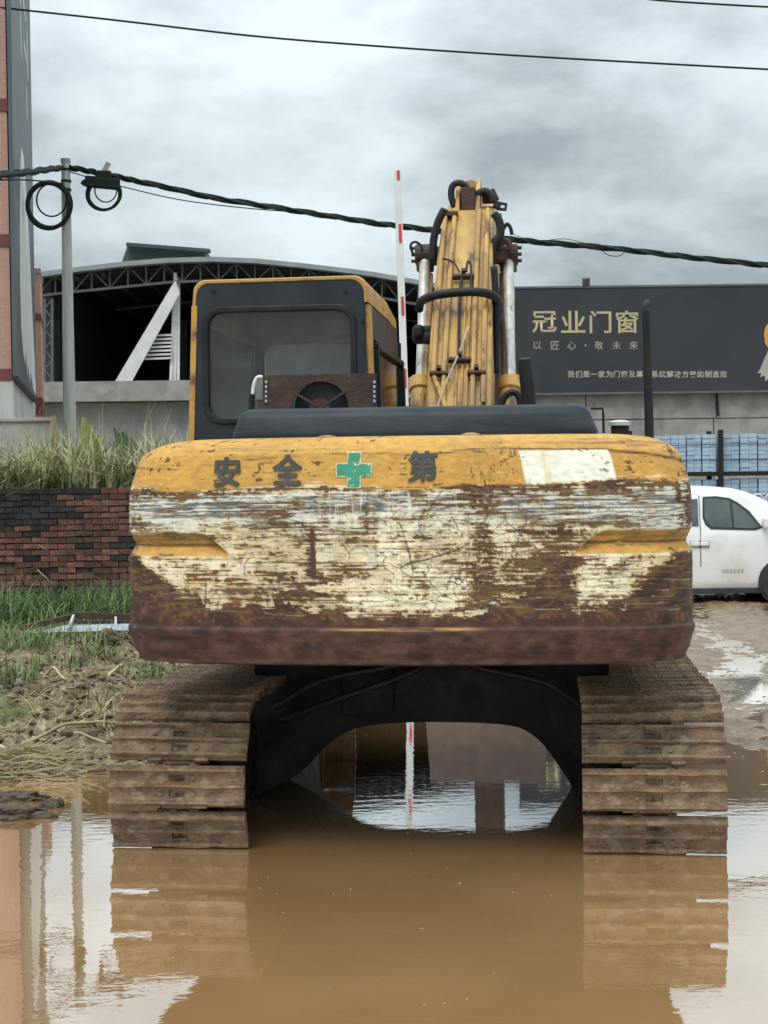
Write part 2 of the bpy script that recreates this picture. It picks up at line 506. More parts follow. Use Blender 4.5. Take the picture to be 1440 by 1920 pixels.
class PNoise:
    """lattice value noise that can be sampled at any x, y array"""
    def __init__(s, seed):
        s.g = np.random.default_rng(seed).random((256, 256))
    def __call__(s, x, y):
        xi, yi = np.floor(x).astype(int), np.floor(y).astype(int)
        fx, fy = x - xi, y - yi
        fx = fx * fx * (3 - 2 * fx); fy = fy * fy * (3 - 2 * fy)
        g = s.g; a = xi & 255; b = (xi + 1) & 255; c = yi & 255; d = (yi + 1) & 255
        return (g[c, a] * (1 - fx) + g[c, b] * fx) * (1 - fy) + (g[d, a] * (1 - fx) + g[d, b] * fx) * fy
    def fbm(s, x, y, o=4):
        r, w, t = 0, 1.0, 0.0
        for k in range(o):
            r = r + w * s(x * 2 ** k + 17.3 * k, y * 2 ** k + 5.1 * k); t += w; w *= 0.5
        return r / t
PN = PNoise(5)

# ================================================================== SETTING: ground, puddle
SHX = np.array([-30, -6.0, -3.0, -2.5, -1.8, -1.0, -0.4, 0.3, 0.9, 1.3, 1.9, 2.35, 2.7, 3.4, 6.0, 30])
SHY = np.array([7.0, 8.6, 9.6, 9.95, 10.3, 11.2, 12.3, 13.2, 13.2, 12.4, 11.3, 11.1, 9.9, 9.2, 8.6, 7.0])
def height(x, y):
    x = np.asarray(x, float); y = np.asarray(y, float)
    n1 = PN.fbm(x * 0.9, y * 0.9, 4); n2 = PN.fbm(x * 3.1 + 9, y * 3.1, 4); n3 = PN.fbm(x * 11 + 3, y * 11, 3)
    ys = np.interp(x, SHX, SHY) + (n1 - 0.5) * 0.7 + (n2 - 0.5) * 0.5
    s = ys - y
    near = sst(2.6, 1.0, y)                                   # bank behind the photographer
    water = sst(-0.25, 0.45, s) * (1 - near)
    n4 = PN.fbm(x * 24 + 7, y * 24 + 2, 2)
    rt = sst(1.0, 1.8, x)
    land = (0.018 + 0.012 * sst(0, 4, -s)) * (1 - rt) + rt * (0.0 + 0.012 * sst(4, 12, -s))
    # right: churned wet mud with water standing in the ruts
    rut = 0.018 * (n2 - 0.5) + 0.052 * (n3 - 0.5) + 0.030 * (n4 - .5) + 0.012 * np.sin((x - 0.12 * y) * 5.5 + 4 * n1) * sst(1.2, 2.2, x)
    rut = rut * (1 + 0.0 * x)
    # left: heap of rubble and straw
    lx = sst(-1.35, -2.3, x) * sst(10.0, 11.8, y + 0.35 * (x + 2.2)) * sst(18.5, 14.5, y)
    heap = lx * (0.07 + 0.15 * sst(10.5, 13.5, y) + 0.22 * (n1 - 0.45) + 0.22 * (n2 - 0.5) + 0.15 * (n3 - 0.5) + 0.05 * (n4 - .5))
    # terrace behind the brick wall
    ter = sst(23.16, 23.3, y) * sst(-2.3, -2.9, x) * 1.58
    far = sst(30, 40, y) * 0.05
    mud = 0.05 * np.exp(-(((x + 2.1) / 0.35) ** 2 + ((y - 9.05) / 0.16) ** 2)) * 1.5
    h = (land + rut + heap + far) * (1 - water) + water * (-0.17 + 0.03 * n2) + ter
    h = np.where((np.abs(x) > 12) | (y > 60) | (y < -2), np.minimum(h, 0.1) * 0 + 0.03 + ter, h)
    return h
def hz(x, y):
    return float(height(np.array([x]), np.array([y]))[0])
def axis(segs):
    a = [np.arange(s, e, d) for s, e, d in segs]
    return np.concatenate(a)
gx = axis([(-900, -100, 80), (-100, -20, 8), (-20, -6.5, 0.5), (-6.5, -1.2, 0.035), (-1.2, 1.2, 0.08), (1.2, 6.5, 0.04), (6.5, 20, 0.4), (20, 100, 8), (100, 901, 80)])
gy = axis([(-200, -4, 14), (-4, 6, 0.35), (6, 15, 0.04), (15, 25, 0.09), (25, 50, 0.5), (50, 130, 5), (130, 1500, 70)])
GX, GY = np.meshgrid(gx, gy)
GZ = height(GX, GY)
def grid_mesh(name, X, Y, Z):
    H, Wd = X.shape
    me = bpy.data.meshes.new(name)
    co = np.stack([X, Y, Z], -1).reshape(-1, 3).astype(np.float32)
    idx = np.arange(H * Wd).reshape(H, Wd)
    q = np.stack([idx[:-1, :-1], idx[:-1, 1:], idx[1:, 1:], idx[1:, :-1]], -1).reshape(-1, 4)
    me.vertices.add(len(co)); me.vertices.foreach_set('co', co.ravel())
    me.loops.add(q.size); me.loops.foreach_set('vertex_index', q.ravel().astype(np.int32))
    me.polygons.add(len(q)); me.polygons.foreach_set('loop_start', np.arange(0, q.size, 4, dtype=np.int32))
    me.polygons.foreach_set('use_smooth', np.ones(len(q), bool))
    me.update(calc_edges=True)
    return me

def ground_mat():
    m = bpy.data.materials.new('churned_mud'); m.use_nodes = True
    t = m.node_tree; b = t.nodes['Principled BSDF']
    ge = t.nodes.new('ShaderNodeNewGeometry')
    sp = t.nodes.new('ShaderNodeSeparateXYZ'); t.links.new(ge.outputs['Position'], sp.inputs[0])
    def noise(sc, det=6, ro=0.6):
        n = t.nodes.new('ShaderNodeTexNoise'); n.inputs['Scale'].default_value = sc; n.inputs['Detail'].default_value = det
        n.inputs['Roughness'].default_value = ro
        t.links.new(ge.outputs['Position'], n.inputs['Vector']); return n
    def ramp(src, stops):
        r = t.nodes.new('ShaderNodeValToRGB')
        el = r.color_ramp.elements
        while len(el) < len(stops): el.new(0.5)
        for q, (p, c) in zip(el, stops): q.position = p; q.color = (*c, 1)
        t.links.new(src, r.inputs[0]); return r
    def mix(f, a, c):
        x = t.nodes.new('ShaderNodeMix'); x.data_type = 'RGBA'
        t.links.new(f, x.inputs[0]); t.links.new(a, x.inputs[6]); t.links.new(c, x.inputs[7]); return x.outputs[2]
    def mrange(src, a, b_, c=0, d=1):
        x = t.nodes.new('ShaderNodeMapRange'); t.links.new(src, x.inputs[0])
        for i, v in enumerate((a, b_, c, d)): x.inputs[i + 1].default_value = v
        return x.outputs[0]
    wet = ramp(noise(4, 8).outputs['Fac'], [(0.3, (0.12, 0.078, 0.044)), (0.55, (0.235, 0.160, 0.094)), (0.75, (0.33, 0.24, 0.148))])
    dry = ramp(noise(14, 9, 0.7).outputs['Fac'], [(0.32, (0.055, 0.038, 0.022)), (0.47, (0.17, 0.125, 0.072)), (0.57, (0.30, 0.23, 0.135)), (0.66, (0.50, 0.42, 0.29))])
    grn = ramp(noise(20, 6).outputs['Fac'], [(0.35, (0.05, 0.075, 0.022)), (0.7, (0.17, 0.18, 0.07))])
    left = mrange(sp.outputs['X'], -1.2, -2.0)
    c1 = mix(left, wet.outputs[0], dry.outputs[0])
    gm = t.nodes.new('ShaderNodeMath'); gm.operation = 'MULTIPLY'
    t.links.new(left, gm.inputs[0]); t.links.new(mrange(noise(1.1, 5).outputs['Fac'], 0.47, 0.60), gm.inputs[1])
    c2 = mix(gm.outputs[0], c1, grn.outputs[0])
    t.links.new(c2, b.inputs['Base Color'])
    rr = t.nodes.new('ShaderNodeMath'); rr.operation = 'ADD'
    t.links.new(mrange(sp.outputs['Z'], 0.0, 0.07, 0.10, 0.85), rr.inputs[0])
    t.links.new(mrange(noise(9, 5).outputs['Fac'], 0.35, 0.65, -0.15, 0.2), rr.inputs[1])
    t.links.new(rr.outputs[0], b.inputs['Roughness'])
    bp = t.nodes.new('ShaderNodeBump'); bp.inputs['Strength'].default_value = 0.9; bp.inputs['Distance'].default_value = 0.03
    t.links.new(noise(26, 8, 0.65).outputs['Fac'], bp.inputs['Height'])
    t.links.new(bp.outputs[0], b.inputs['Normal'])
    return m
g = bpy.data.objects.new('ground', grid_mesh('ground', GX, GY, GZ))
g.data.materials.append(ground_mat())
COL.objects.link(g)
tag(g, kind='structure')

def water_mat():
    m = bpy.data.materials.new('muddy_water'); m.use_nodes = True
    t = m.node_tree; t.nodes.clear()
    o = t.nodes.new('ShaderNodeOutputMaterial')
    df = t.nodes.new('ShaderNodeBsdfDiffuse')
    gl = t.nodes.new('ShaderNodeBsdfGlossy'); gl.inputs['Roughness'].default_value = 0.0
    gl.inputs['Color'].default_value = (1, 1, 1, 1)
    ge = t.nodes.new('ShaderNodeNewGeometry')
    nz = t.nodes.new('ShaderNodeTexNoise'); nz.inputs['Scale'].default_value = 1.3; nz.inputs['Detail'].default_value = 4
    t.links.new(ge.outputs['Position'], nz.inputs['Vector'])
    r = t.nodes.new('ShaderNodeValToRGB')
    nz.inputs['Scale'].default_value = .8; nz.inputs['Detail'].default_value = 7
    r.color_ramp.elements[0].position = .3; r.color_ramp.elements[0].color = (0.33, 0.185, 0.074, 1)
    r.color_ramp.elements[1].position = .7; r.color_ramp.elements[1].color = (0.43, 0.25, 0.108, 1)
    t.links.new(nz.outputs['Fac'], r.inputs[0]); t.links.new(r.outputs[0], df.inputs[0])
    mp_ = t.nodes.new('ShaderNodeMapping'); mp_.inputs['Scale'].default_value = (0.5, 1.0, 1)
    t.links.new(ge.outputs['Position'], mp_.inputs[0])
    nb = t.nodes.new('ShaderNodeTexNoise'); nb.inputs['Scale'].default_value = 14; nb.inputs['Detail'].default_value = 3
    t.links.new(mp_.outputs[0], nb.inputs['Vector'])
    nb2 = t.nodes.new('ShaderNodeTexNoise'); nb2.inputs['Scale'].default_value = 1.0
    t.links.new(ge.outputs['Position'], nb2.inputs['Vector'])
    mu = t.nodes.new('ShaderNodeMath'); mu.operation = 'MULTIPLY'
    t.links.new(nb.outputs['Fac'], mu.inputs[0]); t.links.new(nb2.outputs['Fac'], mu.inputs[1])
    bp = t.nodes.new('ShaderNodeBump'); bp.inputs['Strength'].default_value = 0.10; bp.inputs['Distance'].default_value = 0.01
    t.links.new(mu.outputs[0], bp.inputs['Height'])
    t.links.new(bp.outputs[0], gl.inputs['Normal'])
    fr = t.nodes.new('ShaderNodeFresnel'); fr.inputs[0].default_value = 1.5
    mr = t.nodes.new('ShaderNodeMapRange'); mr.inputs[1].default_value = 0.0; mr.inputs[2].default_value = 0.5
    mr.inputs[3].default_value = 0.30; mr.inputs[4].default_value = 0.90
    t.links.new(fr.outputs[0], mr.inputs[0])
    mx_ = t.nodes.new('ShaderNodeMixShader')
    t.links.new(mr.outputs[0], mx_.inputs[0]); t.links.new(df.outputs[0], mx_.inputs[1]); t.links.new(gl.outputs[0], mx_.inputs[2])
    t.links.new(mx_.outputs[0], o.inputs[0])
    return m
wm = water_mat()
w_ = MB().add([(-12, -1, 0), (12, -1, 0), (12, 24, 0), (-12, 24, 0)], [(0, 1, 2, 3)]).build('puddle_water', wm)
tag(w_, kind='structure')
# ================================================================== THE EXCAVATOR
YAW = -math.atan(320 / 3000)                     # heads away to the right of the view
EXO = Vector((0.362, 10.36, 0))
EX = empty('excavator', EXO, YAW)
tag(EX, 'old yellow crawler excavator with rusty scratched counterweight standing in muddy puddle', 'excavator')
EXI = (Matrix.Translation(EXO) @ Matrix.Rotation(YAW, 4, 'Z')).inverted()
def L(u, v, yl):
    """photo pixel -> excavator-local point on the plane local y = yl"""
    o = EXI @ CO
    d = EXI.to_3x3() @ ray(u, v)
    return o + d * ((yl - o.y) / d.y)

# ---- counterweight: painted, dented casting
CW_HW = 1.41
def cw_path():
    pts = []
    xs = np.linspace(-1.11, 1.11, 500)
    rear = [(x, 0.075 * (x / 1.11) ** 2) for x in xs]
    cor = []
    for k in range(1, 40):
        a = math.pi / 2 * k / 40
        cor.append((1.11 + 0.30 * math.sin(a), 0.075 + 0.015 * math.sin(a) + 0.30 * (1 - math.cos(a))))
    side = [(1.41, y) for y in np.linspace(0.392, 1.0, 30)]
    rightp = cor + side
    leftp = [(-x, y) for x, y in rightp][::-1]
    return np.array(leftp + rear + rightp)
P_ = cw_path()
seg_ = np.hypot(np.diff(P_[:, 0]), np.diff(P_[:, 1]))
S_ = np.concatenate([[0], np.cumsum(seg_)]); S_ -= S_[-1] / 2
NC = 780
SS = np.concatenate([np.linspace(S_[0], -1.62, 40, endpoint=False), np.linspace(-1.62, 1.62, NC - 80), np.linspace(1.62, S_[-1], 41)[1:]])
PX = np.interp(SS, S_, P_[:, 0]); PY = np.interp(SS, S_, P_[:, 1])
prof = [(2.080, 0.62), (2.088, 0.40), (2.090, 0.26), (2.086, 0.17), (2.074, 0.115), (2.055, 0.080), (2.030, 0.056), (2.005, 0.042), (1.94, 0.028),
        (1.86, 0.010), (1.80, 0.002), (1.62, 0.0), (1.21, 0.0), (1.175, 0.001), (1.160, -0.008), (1.145, -0.008), (1.11, 0.002), (1.07, 0.010), (1.04, 0.026), (1.018, 0.055), (1.008, 0.10), (1.004, 0.3), (1.004, 0.7)]
prof = [(z - .036 * max(0, (1.2 - z) / .2) if z < 1.2 else z, i) for z, i in prof]
pz = np.array([p[0] for p in prof]); pi_ = np.array([p[1] for p in prof])
zr = np.concatenate([[2.080, 2.088, 2.090, 2.086], np.linspace(2.080, .99, 255), [.984, .974, .9685, .968]])
ir = np.concatenate([[0.62, 0.40, 0.26, 0.17], np.interp(-np.linspace(2.080, .99, 255), -pz[3:-4], pi_[3:-4]), [0.055, 0.10, 0.3, 0.7]])
def groove(s, z):
    a = np.abs(s)
    wd = np.clip((a - 0.83) / 0.16, 0, 1)
    zc = 1.566 + 0.0 * a
    up = np.clip((1.632 - z) / 0.062, 0, 1) * (z > zc) + np.clip((z - 1.506) / 0.05, 0, 1) * (z <= zc)
    up = np.minimum(up, 1) * np.where((z < 1.506) | (z > 1.632), 0, 1)
    edge = np.clip((wd * 0.126 - (1.632 - z) * 0 - np.clip(z - 1.506, 0, 1)) / 0.03 + 0.6, 0, 1)
    return up * np.where(wd <= 0, 0, edge) * (0.036 - 0.014 * np.clip((a - 1.2) / .2, 0, 1))
SG, ZG = np.meshgrid(SS, zr)
IG = np.repeat(ir[:, None], len(SS), 1) + groove(SG, ZG)
DN = PNoise(21)
IG = IG + 0.006 * (DN.fbm(SG * 3 + 50, ZG * 6 + 50, 3) - 0.5) * (ZG > 1.01)      # cast surface is not flat
cX = PX[None, :] * (1 - (1.25 + 0.55 * sst(1.95, 2.05, ZG)) * IG / CW_HW)
cY = -2.75 + PY[None, :] + IG
cwme = grid_mesh('counterweight', cX, cY, np.repeat(zr[:, None], len(SS), 1))

# paint raster: 1 cell = 1/393 m on the rear face
u0, v0, PW, PH = 150, 800, 1240, 460
UU, VV = np.meshgrid(np.arange(PW) + u0, np.arange(PH) + v0)
UU = UU.astype(float); VV = VV.astype(float)
shp = (PH, PW)
def unit(n): return (n - n.mean()) / n.std()
nb_ = fbm(shp, 110, 60, 4); ns1 = fbm(shp, 90, 3.0, 3); ns2 = fbm(shp, 38, 2.2, 2); nf = fbm(shp, 7, 6, 3); nm = fbm(shp, 26, 16, 4); nv = fbm(shp, 4, 60, 3)
zb_, z1_, z2_, zf_, zm_, zv_ = [unit(n) for n in (nb_, ns1, ns2, nf, nm, nv)]
z3_ = unit(fbm(shp, 15, 1.3, 2)); zl_ = unit(fbm(shp, 260, 2.0, 2))
def C3(c): return np.array(c)[None, None, :]
def lerp(a, b, t): return a * (1 - t[..., None]) + b * t[..., None]
yel, cream = C3((0.50, 0.275, 0.060)), C3((0.70, 0.59, 0.37))
rustc = C3((0.060, 0.027, 0.019)); rust2 = C3((0.15, 0.072, 0.027)); blug = C3((0.080, 0.095, 0.10)); wht = C3((0.62, 0.62, 0.54)); oliv = C3((0.15, 0.100, 0.038))
zero = np.zeros(shp + (3,))
gau = lambda c, w: np.exp(-((UU - c) / w) ** 2)
gvv = lambda c, w: np.exp(-((VV - c) / w) ** 2)
col = yel * (1 + 0.05 * zb_ + 0.03 * zf_ + 0.02 * z1_)[..., None]
# upper yellow band: rusted crease, chips near the sticker and the right corner
edge = np.interp(UU, [150, 260, 420, 600, 750, 900, 1000, 1150, 1290, 1390], [872, 872, 862, 846, 850, 846, 842, 848, 866, 880]) + 2.5 * zb_
crease = np.exp(-((VV - edge) / (2.0 + 1.5 * sst(900, 1250, UU))) ** 2) * sst(-.6, .7, zl_ + .9 * sst(650, 1000, UU) + .3 * z2_)
col = lerp(col, rustc + zero, np.clip(crease, 0, 1))
smear = sst(.9, 1.7, z1_ * .6 + zl_ * .5 + .7 * gvv(832, 8) * sst(700, 900, UU)) * (VV < 850)
col = lerp(col, rust2 * 1.3 + zero, smear * .75)
chip = sst(1.55, 1.9, zm_ * .7 + zf_ * .55 + z2_ * .35 + .9 * gau(935, 45) * gvv(878, 24) + .8 * gau(480, 40) * gvv(824, 8) + 1.0 * sst(1190, 1280, UU) * gvv(895, 18) + .7 * sst(1230, 1290, UU))
col = lerp(col, rustc + zero, chip * .9)
# weathered field below the band
e1 = np.interp(UU, [150, 300, 520, 660, 800, 980, 1120, 1200, 1290, 1390], [912, 914, 912, 905, 912, 912, 906, 898, 902, 905]) + 3 * zb_ + 3.0 * z1_
low = sst(-2, 2, VV - e1)
creamv = cream * (1 + 0.07 * zb_ + 0.05 * zf_ + .06 * z2_)[..., None]
creamv = lerp(creamv, creamv * C3((0.98, 0.80, 0.45)), sst(.7, 1.6, zm_ + .3 * z2_) * .8)
creamv = lerp(creamv, C3((0.55, 0.57, 0.53)) + zero, sst(.8, 1.6, zb_ + .5 * z1_) * .6)
grayz = sst(914, 928, VV) * (1 - sst(972, 1006, VV + 8 * zb_ - 20 * sst(450, 200, UU) - 10 * sst(1000, 1200, UU)))
gcen = gau(755, 130) * sst(955, 963, VV)
gm_ = sst(-.35, .55, z1_ * .75 + z2_ * .6 + z3_ * .35 - 1.6 * gcen + .5 * gvv(945, 14))
grey = lerp(wht * (1 + .06 * zf_)[..., None] + zero, blug * (1 + .2 * z2_)[..., None] + zero, gm_)
body = lerp(creamv, grey, grayz)
Rf = 0.345 + np.zeros(shp)
for (cu_, cv_, wu, wv, am) in ((545, 962, 38, 26, .30), (545, 1075, 45, 30, .14), (570, 1120, 85, 34, .34), (470, 1150, 60, 20, .2), (905, 985, 24, 70, .30), (912, 1090, 34, 55, .34),
                               (1010, 1115, 62, 42, .50), (1050, 1075, 32, 75, .42), (1005, 1000, 70, 10, .25), (880, 940, 60, 14, .25), (960, 922, 110, 12, .30), (1140, 905, 110, 12, .4),
                               (320, 922, 80, 8, .2), (590, 1040, 9, 50, .4), (840, 1030, 30, 22, .16), (760, 1105, 22, 18, .2), (1060, 960, 25, 30, .22), (690, 1010, 110, 5, .14), (640, 1085, 60, 6, .2), (990, 1052, 80, 6, .2)):
    Rf += am * gau(cu_, wu) * gvv(cv_, wv)
for (ga, gb, gc, gd) in ((600, 640, 965, 1065), (655, 692, 962, 1012), (716, 788, 962, 1060), (802, 872, 962, 1012), (925, 965, 990, 1050), (735, 885, 1058, 1130), (1078, 1180, 1042, 1150), (250, 480, 1050, 1085), (640, 860, 1120, 1150)):
    mk = sst(ga - 3, ga + 3, UU + 2 * zf_) * (1 - sst(gb - 3, gb + 3, UU + 0.12 * (VV - gc) + 2 * zf_)) * sst(gc - 2, gc + 2, VV) * (1 - sst(gd - 25, gd + 10, VV))
    body = lerp(body, C3((0.80, 0.73, 0.54)) * (1 + .05 * zb_)[..., None] + zero, mk * 0.75)
    Rf -= .10 * mk
Rf += 0.55 * sst(1170, 1262, UU + 10 * zb_) * sst(1040, 1085, VV) + 0.40 * sst(1262, 1282, UU) * sst(905, 930, VV)
Lb = np.interp(UU, [150, 240, 290, 340, 400, 470, 560, 640, 880, 930, 1000, 1080, 1180, 1260, 1400], [1010, 1062, 1092, 1128, 1150, 1160, 1158, 1170, 1170, 1145, 1130, 1160, 1128, 1075, 1050])
Rf += 0.75 * sst(-28, 16, VV - Lb - 5 * zb_ - 3 * z1_)
Rf += 0.30 * gvv(916, 8) + 0.25 * sst(268, 244, UU) * sst(915, 925, VV)
Rf -= .06 * grayz
rv = Rf + .105 * z1_ + .085 * z2_ + .065 * z3_ + .12 * zm_ + .095 * zf_ + .05 * zl_
rm = sst(0.47, 0.53, rv)
zl2_ = unit(fbm(shp, 170, 1.6, 2)); zl3_ = unit(fbm(shp, 60, 1.25, 1))
rm = np.maximum(rm, sst(1.25, 1.5, zl2_ + .4 * zm_) * .85)
ring_ = sst(0.30, 0.46, rv) * (1 - rm)
rcol = lerp(rustc * (1 + .18 * zm_ + .1 * z2_)[..., None] + zero, rust2 + zero, sst(.5, 1.5, zf_ * .7 + zm_ * .6))
rcol = lerp(rcol, oliv + zero, sst(.1, 1.2, z2_ + .4 * zb_) * (1 - sst(1110, 1165, VV)) * 0.75)
body = lerp(body, C3((0.46, 0.29, 0.10)) + zero, ring_ * 0.6)
body = lerp(body, rcol, rm)
drip = sst(1.1, 1.7, zv_) * sst(918, 926, VV) * (1 - sst(960, 1035, VV + 14 * zm_)) * gau(735, 120)
body = lerp(body, C3((.68, .70, .66)) + zero, drip * 0.85)
ddrip = sst(1.5, 1.9, zv_) * sst(930, 945, VV) * (1 - sst(1010, 1100, VV + 25 * zm_)) * gau(820, 260)
body = lerp(body, oliv * .8 + zero, np.roll(ddrip, 57, 1) * 0.7)
col = lerp(col, body, low)
# solid rust at the foot, a yellow glint of paint on the crease
ft = sst(1164, 1174, VV + 3 * z1_)
fcol = rustc * (1 + .22 * zm_ + .08 * z1_)[..., None] + zero
fcol = lerp(fcol, C3((0.105, 0.058, 0.042)) + zero, sst(.4, 1.6, zl_ * .4 + zm_ * .7 + zf_ * .4) * .5)
col = lerp(col, fcol, ft)
gl_ = gvv(1181, 2.5) * sst(600, 690, UU) * (1 - sst(850, 930, UU)) * sst(-1.2, .3, z1_)
col = lerp(col, yel + zero, np.clip(gl_, 0, 1))
# scratches: long wandering lines, some branching
def stroke(x, y, ang, n, wd, cval, alpha, wander=0.12, pull=None):
    cv = np.array(cval)
    for k in range(n):
        ang += random.gauss(0, wander)
        if pull is not None: ang += (pull - ang) * 0.12
        x += math.cos(ang) * 1.5; y += math.sin(ang) * 1.5
        a = int(x - u0); b = int(y - v0)
        w2 = wd * (0.5 + 0.8 * random.random())
        rr_ = int(w2) + 1
        if a < rr_ + 1 or b < rr_ + 1 or a > PW - rr_ - 2 or b > PH - rr_ - 2: return
        for i in range(-rr_, rr_ + 1):
            for j in range(-rr_, rr_ + 1):
                q = max(0.0, min(1.0, w2 + 0.5 - math.hypot(i, j))) * alpha
                if q > 0: col[b + i, a + j] = col[b + i, a + j] * (1 - q) + cv * q
dk = (0.060, 0.034, 0.020); dk2 = (0.11, 0.065, 0.025)
rnd = random.random
for _ in range(240):
    stroke(random.uniform(240, 1200), random.uniform(925, 1165), random.gauss(0, .04), random.randint(12, 130), random.choice((.15, .3, .4, .7, 1.0)), random.choice((dk, dk, dk2)), .8, 0.04, 0)
for _ in range(130):
    stroke(random.gauss(790, 190), random.uniform(940, 1130), random.uniform(0, 6.28), random.randint(10, 60), random.uniform(0.2, 1.2), dk, .85, 0.17)
for _ in range(26):                                                            # chains of small chips along a scratch
    x, y = random.uniform(560, 1200), random.uniform(985, 1160)
    for k in range(random.randint(4, 12)):
        x += random.uniform(5, 22); y += random.gauss(0, 1.6)
        stroke(x, y, random.gauss(0, .7), random.randint(1, 7), random.uniform(.3, 1.9), dk, .85, .3)
for _ in range(90):
    stroke(random.uniform(300, 1200), random.uniform(930, 1100), R(random.choice((60, 120, -40, 90, 90))) + random.gauss(0, .2), random.randint(8, 45), random.uniform(0.2, .8), random.choice((dk, dk2)), .8, 0.10)
for _ in range(20):
    stroke(random.uniform(250, 1200), random.uniform(838, 905), random.gauss(0, .07), random.randint(10, 60), random.uniform(0.1, 0.5), (0.16, 0.085, 0.03), .7, 0.05, 0)
for _ in range(150):
    stroke(random.uniform(245, 1240), random.uniform(925, 1160), random.gauss(0, .03), random.randint(10, 70), random.uniform(0.1, .5), (0.74, 0.66, 0.48), .6, 0.03, 0)
for _ in range(420):
    stroke(random.uniform(250, 1200), random.uniform(930, 1160), random.choice((random.gauss(0, .15), random.uniform(0, 6.28), R(90) + random.gauss(0, .2))), random.randint(3, 22), random.choice((.1, .2, .35, .6)), random.choice((dk, dk2, (0.24, 0.14, 0.05))), .75, 0.12)
stroke(594, 995, R(88), 58, 4.6, (0.075, 0.036, 0.028), .9, 0.02)
stroke(388, 1090, R(88), 36, 1.6, (0.085, 0.045, 0.03), .9, 0.02)
stroke(560, 1094, R(2), 40, 3.5, (0.075, 0.036, 0.028), .8, 0.03)
stroke(885, 1020, R(160), 90, 1.6, dk, .9, 0.05, R(158))
stroke(755, 980, R(60), 60, 1.3, dk, .9, 0.05, R(75))
stroke(1185, 868, R(40), 8, 1.2, (0.10, 0.06, 0.03), .8, 0.05)
for k in range(22):                                                            # dribbles of dark paint above the sticker
    stroke(random.uniform(930, 1012), random.uniform(838, 852), R(100), random.randint(2, 8), random.uniform(.5, 1.6), (0.05, 0.04, 0.025), .85, 0.05)
for k in range(46):
    stroke(random.gauss(925, 26), random.uniform(866, 905), R(90), random.randint(1, 9), random.uniform(.4, 1.5), (0.09, 0.048, 0.028), .8, 0.1)
# the white sticker patch
sm = sst(983, 985, UU + .5 * zf_ - 0.06 * (VV - 850)) * (1 - sst(1154, 1156, UU)) * sst(847, 849, VV + 1.2 * zf_ * sst(.5, 1, zm_)) * (1 - sst(909, 912, VV + 0.035 * (UU - 985) + 1.4 * zf_))
sm = sm * (1 - sst(1.5, 1.9, zm_ * .6 + zf_ * .6 + z2_ * .3) * .8)
stc = C3((0.74, 0.72, 0.60)) * (1 + .05 * zb_)[..., None] + zero
stc = lerp(stc, C3((0.60, 0.42, 0.14)) + zero, gau(1030, 8) * sst(-.6, .6, zv_) * .6)
col = lerp(col, stc, sm)
# recessed flashes left and right: clean yellow, shade painted olive into the upper slope
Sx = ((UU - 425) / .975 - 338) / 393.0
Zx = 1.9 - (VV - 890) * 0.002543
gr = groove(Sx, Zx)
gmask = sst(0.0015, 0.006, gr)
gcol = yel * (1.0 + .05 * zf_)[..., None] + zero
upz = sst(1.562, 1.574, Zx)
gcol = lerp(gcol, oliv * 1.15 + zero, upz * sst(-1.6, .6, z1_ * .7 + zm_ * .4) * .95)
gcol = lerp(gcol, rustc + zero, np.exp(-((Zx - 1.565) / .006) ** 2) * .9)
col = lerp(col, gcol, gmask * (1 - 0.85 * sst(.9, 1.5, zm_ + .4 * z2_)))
# sample on the mesh
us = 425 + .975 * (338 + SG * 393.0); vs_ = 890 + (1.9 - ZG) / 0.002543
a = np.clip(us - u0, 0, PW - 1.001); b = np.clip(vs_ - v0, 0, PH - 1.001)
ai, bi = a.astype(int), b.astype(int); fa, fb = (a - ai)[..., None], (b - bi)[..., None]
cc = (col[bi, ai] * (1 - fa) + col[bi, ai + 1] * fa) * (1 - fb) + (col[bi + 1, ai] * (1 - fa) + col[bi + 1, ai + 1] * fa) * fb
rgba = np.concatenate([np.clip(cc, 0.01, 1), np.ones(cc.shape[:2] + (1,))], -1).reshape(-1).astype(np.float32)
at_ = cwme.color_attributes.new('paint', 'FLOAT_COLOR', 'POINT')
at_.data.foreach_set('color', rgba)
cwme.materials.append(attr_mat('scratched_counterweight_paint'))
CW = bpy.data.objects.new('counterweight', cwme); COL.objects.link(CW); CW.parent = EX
CW['label'] = 'scratched yellow and rust counterweight with cream paint'

def rear_y(x, z):
    s = np.interp(x, PX, SS)
    ins = np.interp(-z, -zr[2:-3], ir[2:-3])
    return -2.75 + np.interp(s, SS, PY) + ins
def on_rear(me, cx, cz, name, m, off=0.006, parent=CW, slant=0.0):
    for vt in me.vertices:
        x, z = cx + vt.co.x, cz + vt.co.y + slant * vt.co.x
        vt.co = (x, float(rear_y(x, z)) - off, z)
    me.materials.clear(); me.materials.append(M[m])
    o = bpy.data.objects.new(name, me); COL.objects.link(o); o.parent = parent
    return o
def cwp(u, v): return ((u - 425) / .975 - 338) / 393.0, 1.9 - (v - 890) * 0.002543
for ch, u, v in (('安', 432, 886), ('全', 547, 884), ('第', 799, 880)):
    base_ = text_mesh(ch, 0.152, 0.002)
    vs0 = [(q.co.x * .95, q.co.y) for q in base_.vertices]; fs0 = [tuple(q.vertices) for q in base_.polygons]
    cx_, cz_ = cwp(u, v)
    mb = MB()
    for k, (dx, dz) in enumerate(((0, 0), (.0035, 0), (-.0035, 0), (0, .003), (0, -.003), (.0025, .0025), (-.0025, -.0025))):   # brush-thick strokes
        mb.add([(cx_ + a_[0] + dx, float(rear_y(cx_ + a_[0] + dx, cz_ + a_[1] + dz)) - .005 - .0006 * k, cz_ + a_[1] + dz) for a_ in vs0], fs0)
    mb.build('painted_character', 'letter', CW)
